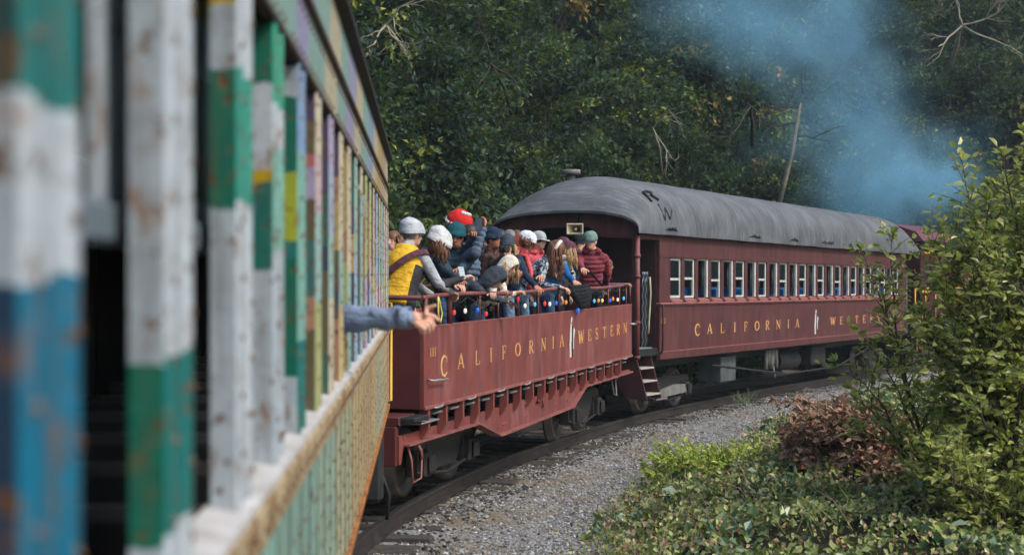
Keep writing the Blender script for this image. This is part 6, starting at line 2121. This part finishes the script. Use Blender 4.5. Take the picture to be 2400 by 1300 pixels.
# main tall shrub at the right edge
B1 = (5.45, 16.0, gz(5.45, 16.0))
st1 = [((5.25, 15.9, 4.15), 0.035), ((5.05, 15.8, 3.9), 0.03), ((4.8, 15.6, 3.45), 0.03), ((4.55, 15.7, 3.15), 0.025), ((5.5, 15.5, 4.0), 0.03), ((5.2, 16.4, 3.6), 0.03)]
st1 += stems_for(B1, (4.15, 4.8, 15.2, 16.4, 2.2, 3.2), 11, gg, 0.02) + stems_for(B1, (4.35, 5.7, 14.9, 16.6, 1.3, 2.9), 20, gg) + stems_for(B1, (4.7, 5.8, 15.0, 16.8, 2.6, 3.95), 16, gg) + stems_for(B1, (4.25, 5.6, 14.6, 16.4, 0.4, 1.6), 14, gg)
leafy_shrub(B1, st1, 'tall leafy green shrub at the right edge in front of the coach', 301, 0.105, None, 7, 0.55)
# lower shrub with long branches reaching left over the track side
B2 = (4.75, 17.2, gz(4.75, 17.2))
st2 = [((3.58, 16.9, 1.72), 0.018), ((3.8, 16.8, 2.05), 0.018), ((3.85, 16.9, 2.92), 0.022), ((4.0, 16.8, 2.6), 0.022), ((3.68, 16.7, 1.45), 0.016), ((3.9, 17.0, 1.2), 0.016), ((3.75, 16.8, 1.0), 0.016), ((4.1, 16.7, 3.1), 0.02)] + stems_for(B2, (4.3, 5.3, 16.2, 17.8, 0.4, 2.1), 16, gg, 0.022)
leafy_shrub(B2, st2, 'sparse shrub reaching thin leafy branches to the left across the coach end', 302, 0.10, None, 7, 0.42)
B3 = (4.9, 14.9, gz(4.9, 14.9))
leafy_shrub(B3, stems_for(B3, (3.9, 5.6, 14.2, 15.6, 0.25, 1.15), 46, gg, 0.018), 'dense dark leafy bush in the bottom right corner', 303, 0.085, [LM_NEAR, LM_NEAR2], 10, 0.45)
B4 = (6.2, 19.0, gz(6.2, 19.0))
leafy_shrub(B4, stems_for(B4, (5.2, 7.2, 18.2, 20.0, 0.8, 3.0), 26, gg, 0.025), 'leafy shrub behind the tall one at the right edge', 304, 0.10, None, 9, 0.5)
B5 = (5.7, 20.6, gz(5.7, 20.6))
leafy_shrub(B5, stems_for(B5, (4.9, 6.6, 19.8, 21.4, 0.3, 1.0), 26, gg, 0.016), 'low olive green bush beside the dead brown brush', 305, 0.08, [LM_NEAR, LM_NEAR2], 9, 0.42)

# dead brown brush
LM_DEAD = leaf_mat('leaf_dead_brown', [(0.0, S((96, 76, 66))), (0.5, S((152, 120, 102))), (0.85, S((194, 160, 136))), (1.0, S((184, 122, 92)))], 0.8, 0.15, 0.2, 0.1)
B6 = (4.25, 19.9, gz(4.25, 19.9))
leafy_shrub(B6, stems_for(B6, (3.55, 5.0, 18.4, 21.0, 0.25, 1.0), 120, gg, 0.014), 'heap of dead brown leafy brush beside the gravel', 306, 0.11, [LM_DEAD, LM_DEAD], 9, 0.3)
B6b = (4.6, 18.3, gz(4.6, 18.3))
leafy_shrub(B6b, stems_for(B6b, (4.1, 5.1, 17.6, 18.9, 0.05, 0.5), 26, gg, 0.012), 'small patch of withered red brown leaves below the dead brush', 307, 0.10, [LM_DEAD, LM_DEAD], 8, 0.3)
# bright bramble and low plants
LM_BRIGHT = leaf_mat('leaf_bright_bramble', [(0.0, S((104, 134, 48))), (0.5, S((160, 182, 72))), (1.0, S((206, 216, 96)))], 0.5, 0.35, 0.3, 0.1)
B7 = (2.75, 21.6, gz(2.75, 21.6))
leafy_shrub(B7, stems_for(B7, (1.7, 4.0, 20.6, 22.4, -0.1, 0.16), 46, gg, 0.01), 'bright yellow green bramble patch at the gravel edge', 308, 0.10, [LM_BRIGHT, LM_NEAR2], 8, 0.35)
# dark spiky fern
LM_FERN = leaf_mat('leaf_fern', [(0.0, S((30, 44, 26))), (0.6, S((56, 72, 40))), (1.0, S((86, 100, 56)))], 0.5, 0.2, 0.3, 0.1)
fb = Vector((5.05, 22.0, gz(5.05, 22.0) + 0.1))
fe = empty('fern', Matrix.Translation(fb), 'dark spiky fern beside the dead brown brush', 'fern')
pp, aa, nn_ = [], [], []
for k in range(26):
    th = gg.uniform(0, 6.28); L = gg.uniform(0.6, 1.0); e = gg.uniform(0.6, 1.3)
    dv = Vector((math.cos(th) * math.cos(e), math.sin(th) * math.cos(e), math.sin(e)))
    for q in range(22):
        f = q / 21
        p = dv * L * f + Vector((0, 0, -0.35 * L * f * f * math.cos(e)))
        sdv = dv.cross(Vector((0, 0, 1))).normalized()
        for s_ in (-1, 1):
            pp.append(p); aa.append(dv * 0.55 + sdv * s_); nn_.append(Vector((0, 0, 1)) + dv * 0.2)
pp, aa, nn_ = np.array(pp), np.array(aa), np.array(nn_)
V_, F_, _m = leaves(pp, aa, nn_, 0.13, 0.03)
part('frond', np_mesh('frond', V_, F_, LM_FERN), fe)

# ground cover: ivy and bramble leaves on the bank (stuff)
def bank_cover(n, name, label, L, mats, p_mi, pick, zmax, seed, cat='ground cover'):
    gg = np.random.default_rng(seed)
    xs = gg.uniform(-1, 13, n * 5); ys = gg.uniform(12.6, 40, n * 5)
    d, zr, a = track_dist(xs, ys)
    e = EDGE0 + 0.9 * (vnoise(a * 0.28 + 5, a * 0 + 3.3) - 0.5)
    dens = smoothstep(-0.25, 0.7, d - e + 0.5 * (vnoise(xs * 2.2, ys * 2.2) - 0.5))
    ok = (gg.random(len(xs)) < dens * np.clip(1.6 - ys / 40, 0.3, 1)) & (xs / ys < 0.37) & (d < 9) & pick(xs, ys, d - e, gg)
    xs, ys = xs[ok][:n], ys[ok][:n]
    m = len(xs)
    dd, _, a = track_dist(xs, ys)
    lump = vnoise(xs * 1.1 + 9, ys * 1.1 + 2) * 0.35 * smoothstep(0, 1.6, dd - EDGE0)
    P = np.stack([xs, ys, ground_h(xs, ys) + lump * (0.3 + 0.7 * gg.random(m)) + gg.random(m) ** 1.5 * zmax], 1)
    A = gg.normal(size=(m, 3)) + np.array([0, -0.2, 0.1])
    N = gg.normal(size=(m, 3)) * 0.55 + np.array([0.1, -0.35, 0.9])
    ll = L * gg.uniform(0.55, 1.25, m)
    V_, F_, mi2 = leaves(P, A, N, ll, ll * 0.72, gg.choice(len(mats), size=m, p=p_mi), 0.15)
    o = part(name, np_mesh(name, V_, F_, mats, mi2), None)
    return tag(o, label, cat, None, 'stuff')
LM_IVY = leaf_mat('leaf_ivy', [(0.0, S((66, 84, 46))), (0.4, S((108, 122, 66))), (0.8, S((152, 158, 86))), (1.0, S((176, 176, 108)))], 0.38, 0.22, 0.8, 0.1)
LM_BIG = leaf_mat('leaf_broad', [(0.0, S((58, 88, 74))), (0.5, S((92, 122, 96))), (0.85, S((130, 150, 112))), (1.0, S((170, 182, 84)))], 0.4, 0.2, 0.6, 0.1)
bank_cover(30000, 'ground_cover', 'ivy leaves covering the bank', 0.09, [LM_IVY, LM_MID, LM_NEAR2], [0.74, 0.12, 0.14], lambda x, y, e, g_: (vnoise(x * 0.8 + 2, y * 0.8 + 8) + 0.35 * g_.random(len(x))) > 0.42, 0.14, 51)
bank_cover(16000, 'bramble_cover', 'small olive bramble leaves filling the bank', 0.06, [LM_NEAR, LM_MID, LM_DEAD], [0.5, 0.25, 0.25], lambda x, y, e, g_: np.ones(len(x), bool), 0.2, 53)
bank_cover(5000, 'big_leaf_cover', 'broad blue green leaves in patches on the bank', 0.15, [LM_BIG], [1.0], lambda x, y, e, g_: vnoise(x * 0.9 + 31, y * 0.9 + 5) > 0.66, 0.16, 54)
bank_cover(7000, 'dead_leaf_cover', 'dry brown leaves in patches on the bank', 0.085, [LM_DEAD], [1.0], lambda x, y, e, g_: vnoise(x * 0.7 + 61, y * 0.7 + 15) > 0.60, 0.1, 55)
bank_cover(24000, 'leaf_litter', 'brown leaf litter at the edge of the gravel', 0.075, [LM_DEAD, LM_ORG], [0.85, 0.15], lambda x, y, e, g_: (g_.random(len(x)) < np.exp(-((e - 0.6) / 0.8) ** 2)) & (vnoise(x * 0.9, y * 0.9 + 4) > 0.45), 0.05, 52, 'leaf litter')
# dry stems and grass tangle on the bank
tg = MB()
gg = np.random.default_rng(9)
for k in range(260):
    y = gg.uniform(14.5, 26); x = gg.uniform(0.6, 0.34 * y)
    d_k, _, a_k = track_dist(np.array([x]), np.array([y]))
    if d_k[0] < EDGE0:
        continue
    p = Vector((x, y, gz(x, y) + 0.12))
    dv = Vector((gg.normal(), gg.normal(), abs(gg.normal()) * 0.6 + 0.15)).normalized()
    L = gg.uniform(0.25, 0.8)
    tg.tube([p, p + dv * L * 0.5 + Vector((0, 0, 0.06)), p + dv * L + Vector((0, 0, -0.05))], [0.005, 0.004, 0.002], 4, 0, False)
for k in range(900):                 # green and straw grass blades
    y = gg.uniform(14.5, 27); x = gg.uniform(0.4, 0.34 * y)
    d_k, _, a_k = track_dist(np.array([x]), np.array([y]))
    if d_k[0] < EDGE0 - 0.2 or float(vnoise(np.array([x * 0.9]), np.array([y * 0.9 + 20]))[0]) < 0.5:
        continue
    p = Vector((x, y, gz(x, y) + 0.03))
    dv = Vector((gg.normal() * 0.5, gg.normal() * 0.5, 1)).normalized()
    L = gg.uniform(0.2, 0.5)
    tg.tube([p, p + dv * L * 0.6, p + dv * L + Vector((gg.normal() * 0.1, gg.normal() * 0.1, -0.04))], [0.006, 0.005, 0.001], 3, 1, False)
tgo = tg.build('dry_stems', [plain('dry_stem', S((150, 136, 108)), 0.8, 0, 0.4, 9), plain('grass_blade', S((140, 156, 90)), 0.6, 0, 0.4, 3)])
tag(tgo, 'tangle of dry stems on the bank', 'stems', None, 'stuff')
# grass tuft by the rail
gt_ = MB()
q0 = at(1745, 925, 36.0)
for k in range(22):
    dv = Vector((gg.normal() * 0.4, gg.normal() * 0.4, 1)).normalized()
    p = Vector((q0.x + gg.normal() * 0.12, q0.y + gg.normal() * 0.12, gz(q0.x, q0.y)))
    L = gg.uniform(0.25, 0.5)
    gt_.tube([p, p + dv * L * 0.6, p + dv * L + Vector((gg.normal() * 0.08, 0, -0.02))], [0.008, 0.006, 0.001], 4, 0, False)
go = gt_.build('grass_tuft', plain('grass_green', S((110, 130, 84)), 0.7, 0, 0.3))
tag(go, 'small green grass tuft growing beside the rail under the coach', 'grass')

# ------------------------------------------------------------------ smoke
def smoke(puffs, dens, pad=0.3):
    lo = Vector((min(c.x - r[0] for c, r, _ in puffs), min(c.y - r[1] for c, r, _ in puffs), min(c.z - r[2] for c, r, _ in puffs)))
    hi = Vector((max(c.x + r[0] for c, r, _ in puffs), max(c.y + r[1] for c, r, _ in puffs), max(c.z + r[2] for c, r, _ in puffs)))
    m = bpy.data.materials.new('smoke')
    m.use_nodes = True
    t = NT('smoke_volume')
    tr = t.t
    tr.nodes.remove(t.b)
    out = tr.nodes['Material Output']
    tc = t.n('ShaderNodeTexCoord')
    wn_ = t.n('ShaderNodeTexNoise'); wn_.inputs['Scale'].default_value = 0.35; wn_.inputs['Detail'].default_value = 3
    t.l(tc.outputs['Object'], wn_.inputs['Vector'])
    vm = t.n('ShaderNodeVectorMath', operation='SUBTRACT'); vm.inputs[1].default_value = (0.5, 0.5, 0.5)
    t.l(wn_.outputs['Color'], vm.inputs[0])
    vm2 = t.n('ShaderNodeVectorMath', operation='SCALE'); vm2.inputs['Scale'].default_value = 4.2
    t.l(vm.outputs[0], vm2.inputs[0])
    va_ = t.n('ShaderNodeVectorMath', operation='ADD')
    t.l(tc.outputs['Object'], va_.inputs[0]); t.l(vm2.outputs[0], va_.inputs[1])
    tot = None
    for c, r, w in puffs:
        a = t.n('ShaderNodeVectorMath', operation='SUBTRACT'); a.inputs[1].default_value = c
        t.l(va_.outputs[0], a.inputs[0])
        b = t.n('ShaderNodeVectorMath', operation='DIVIDE'); b.inputs[1].default_value = r
        t.l(a.outputs[0], b.inputs[0])
        ln = t.n('ShaderNodeVectorMath', operation='LENGTH')
        t.l(b.outputs[0], ln.inputs[0])
        mr = t.n('ShaderNodeMapRange', interpolation_type='SMOOTHSTEP')
        mr.inputs['From Min'].default_value = 1.0; mr.inputs['From Max'].default_value = 0.0
        mr.inputs['To Min'].default_value = 0.0; mr.inputs['To Max'].default_value = w
        t.l(ln.outputs['Value'], mr.inputs['Value'])
        tot = mr.outputs[0] if tot is None else t.math('ADD', tot, mr.outputs[0])
    n2 = t.n('ShaderNodeTexNoise'); n2.inputs['Scale'].default_value = 0.5; n2.inputs['Detail'].default_value = 4; n2.inputs['Roughness'].default_value = 0.5
    t.l(va_.outputs[0], n2.inputs['Vector'])
    f = t.ramp(n2.outputs[0], [(0.30, (0.10, 0.10, 0.10, 1)), (0.68, (1, 1, 1, 1))])
    de = t.math('MULTIPLY', t.math('MULTIPLY', tot, f), dens)
    pv = t.n('ShaderNodeVolumePrincipled')
    pv.inputs['Color'].default_value = (0.36, 0.74, 0.98, 1)
    pv.inputs['Anisotropy'].default_value = 0.1
    t.l(de, pv.inputs['Density'])
    t.l(pv.outputs[0], out.inputs['Volume'])
    o = MB().box(lo.x, hi.x, lo.y, hi.y, lo.z, hi.z).build('smoke', t.m)
    return tag(o, 'blue grey smoke drifting up from the locomotive', 'smoke', None, 'stuff')
PF = [(at(2105, 425, 54), (4.3, 3.0, 2.9), 1.25), (at(2210, 430, 55), (2.2, 2.2, 1.8), 0.55), (at(1990, 250, 52), (3.2, 2.6, 3.2), 0.75), (at(1880, 330, 50), (2.2, 1.8, 1.8), 0.25), (at(1930, 100, 49), (3.2, 2.6, 2.4), 0.7), (at(1740, 10, 46), (4.2, 2.6, 2.6), 0.8), (at(2130, 500, 55), (1.2, 1.2, 1.6), 0.5)]
smoke(PF, 0.55)

# ------------------------------------------------------------------ thin blue haze added to lift the shadows
t = NT('shadow_lift_volume')
t.t.nodes.remove(t.b)
hv = t.n('ShaderNodeVolumePrincipled')
hv.inputs['Color'].default_value = (0.72, 0.88, 1.0, 1)
hv.inputs['Density'].default_value = 0.00045
t.l(hv.outputs[0], t.t.nodes['Material Output'].inputs['Volume'])
hz = MB().box(-380, 400, -280, 480, -4.0, 60.0).build('haze', t.m)
tag(hz, 'thin bluish haze added to lift the shadows', 'haze', None, 'stuff')
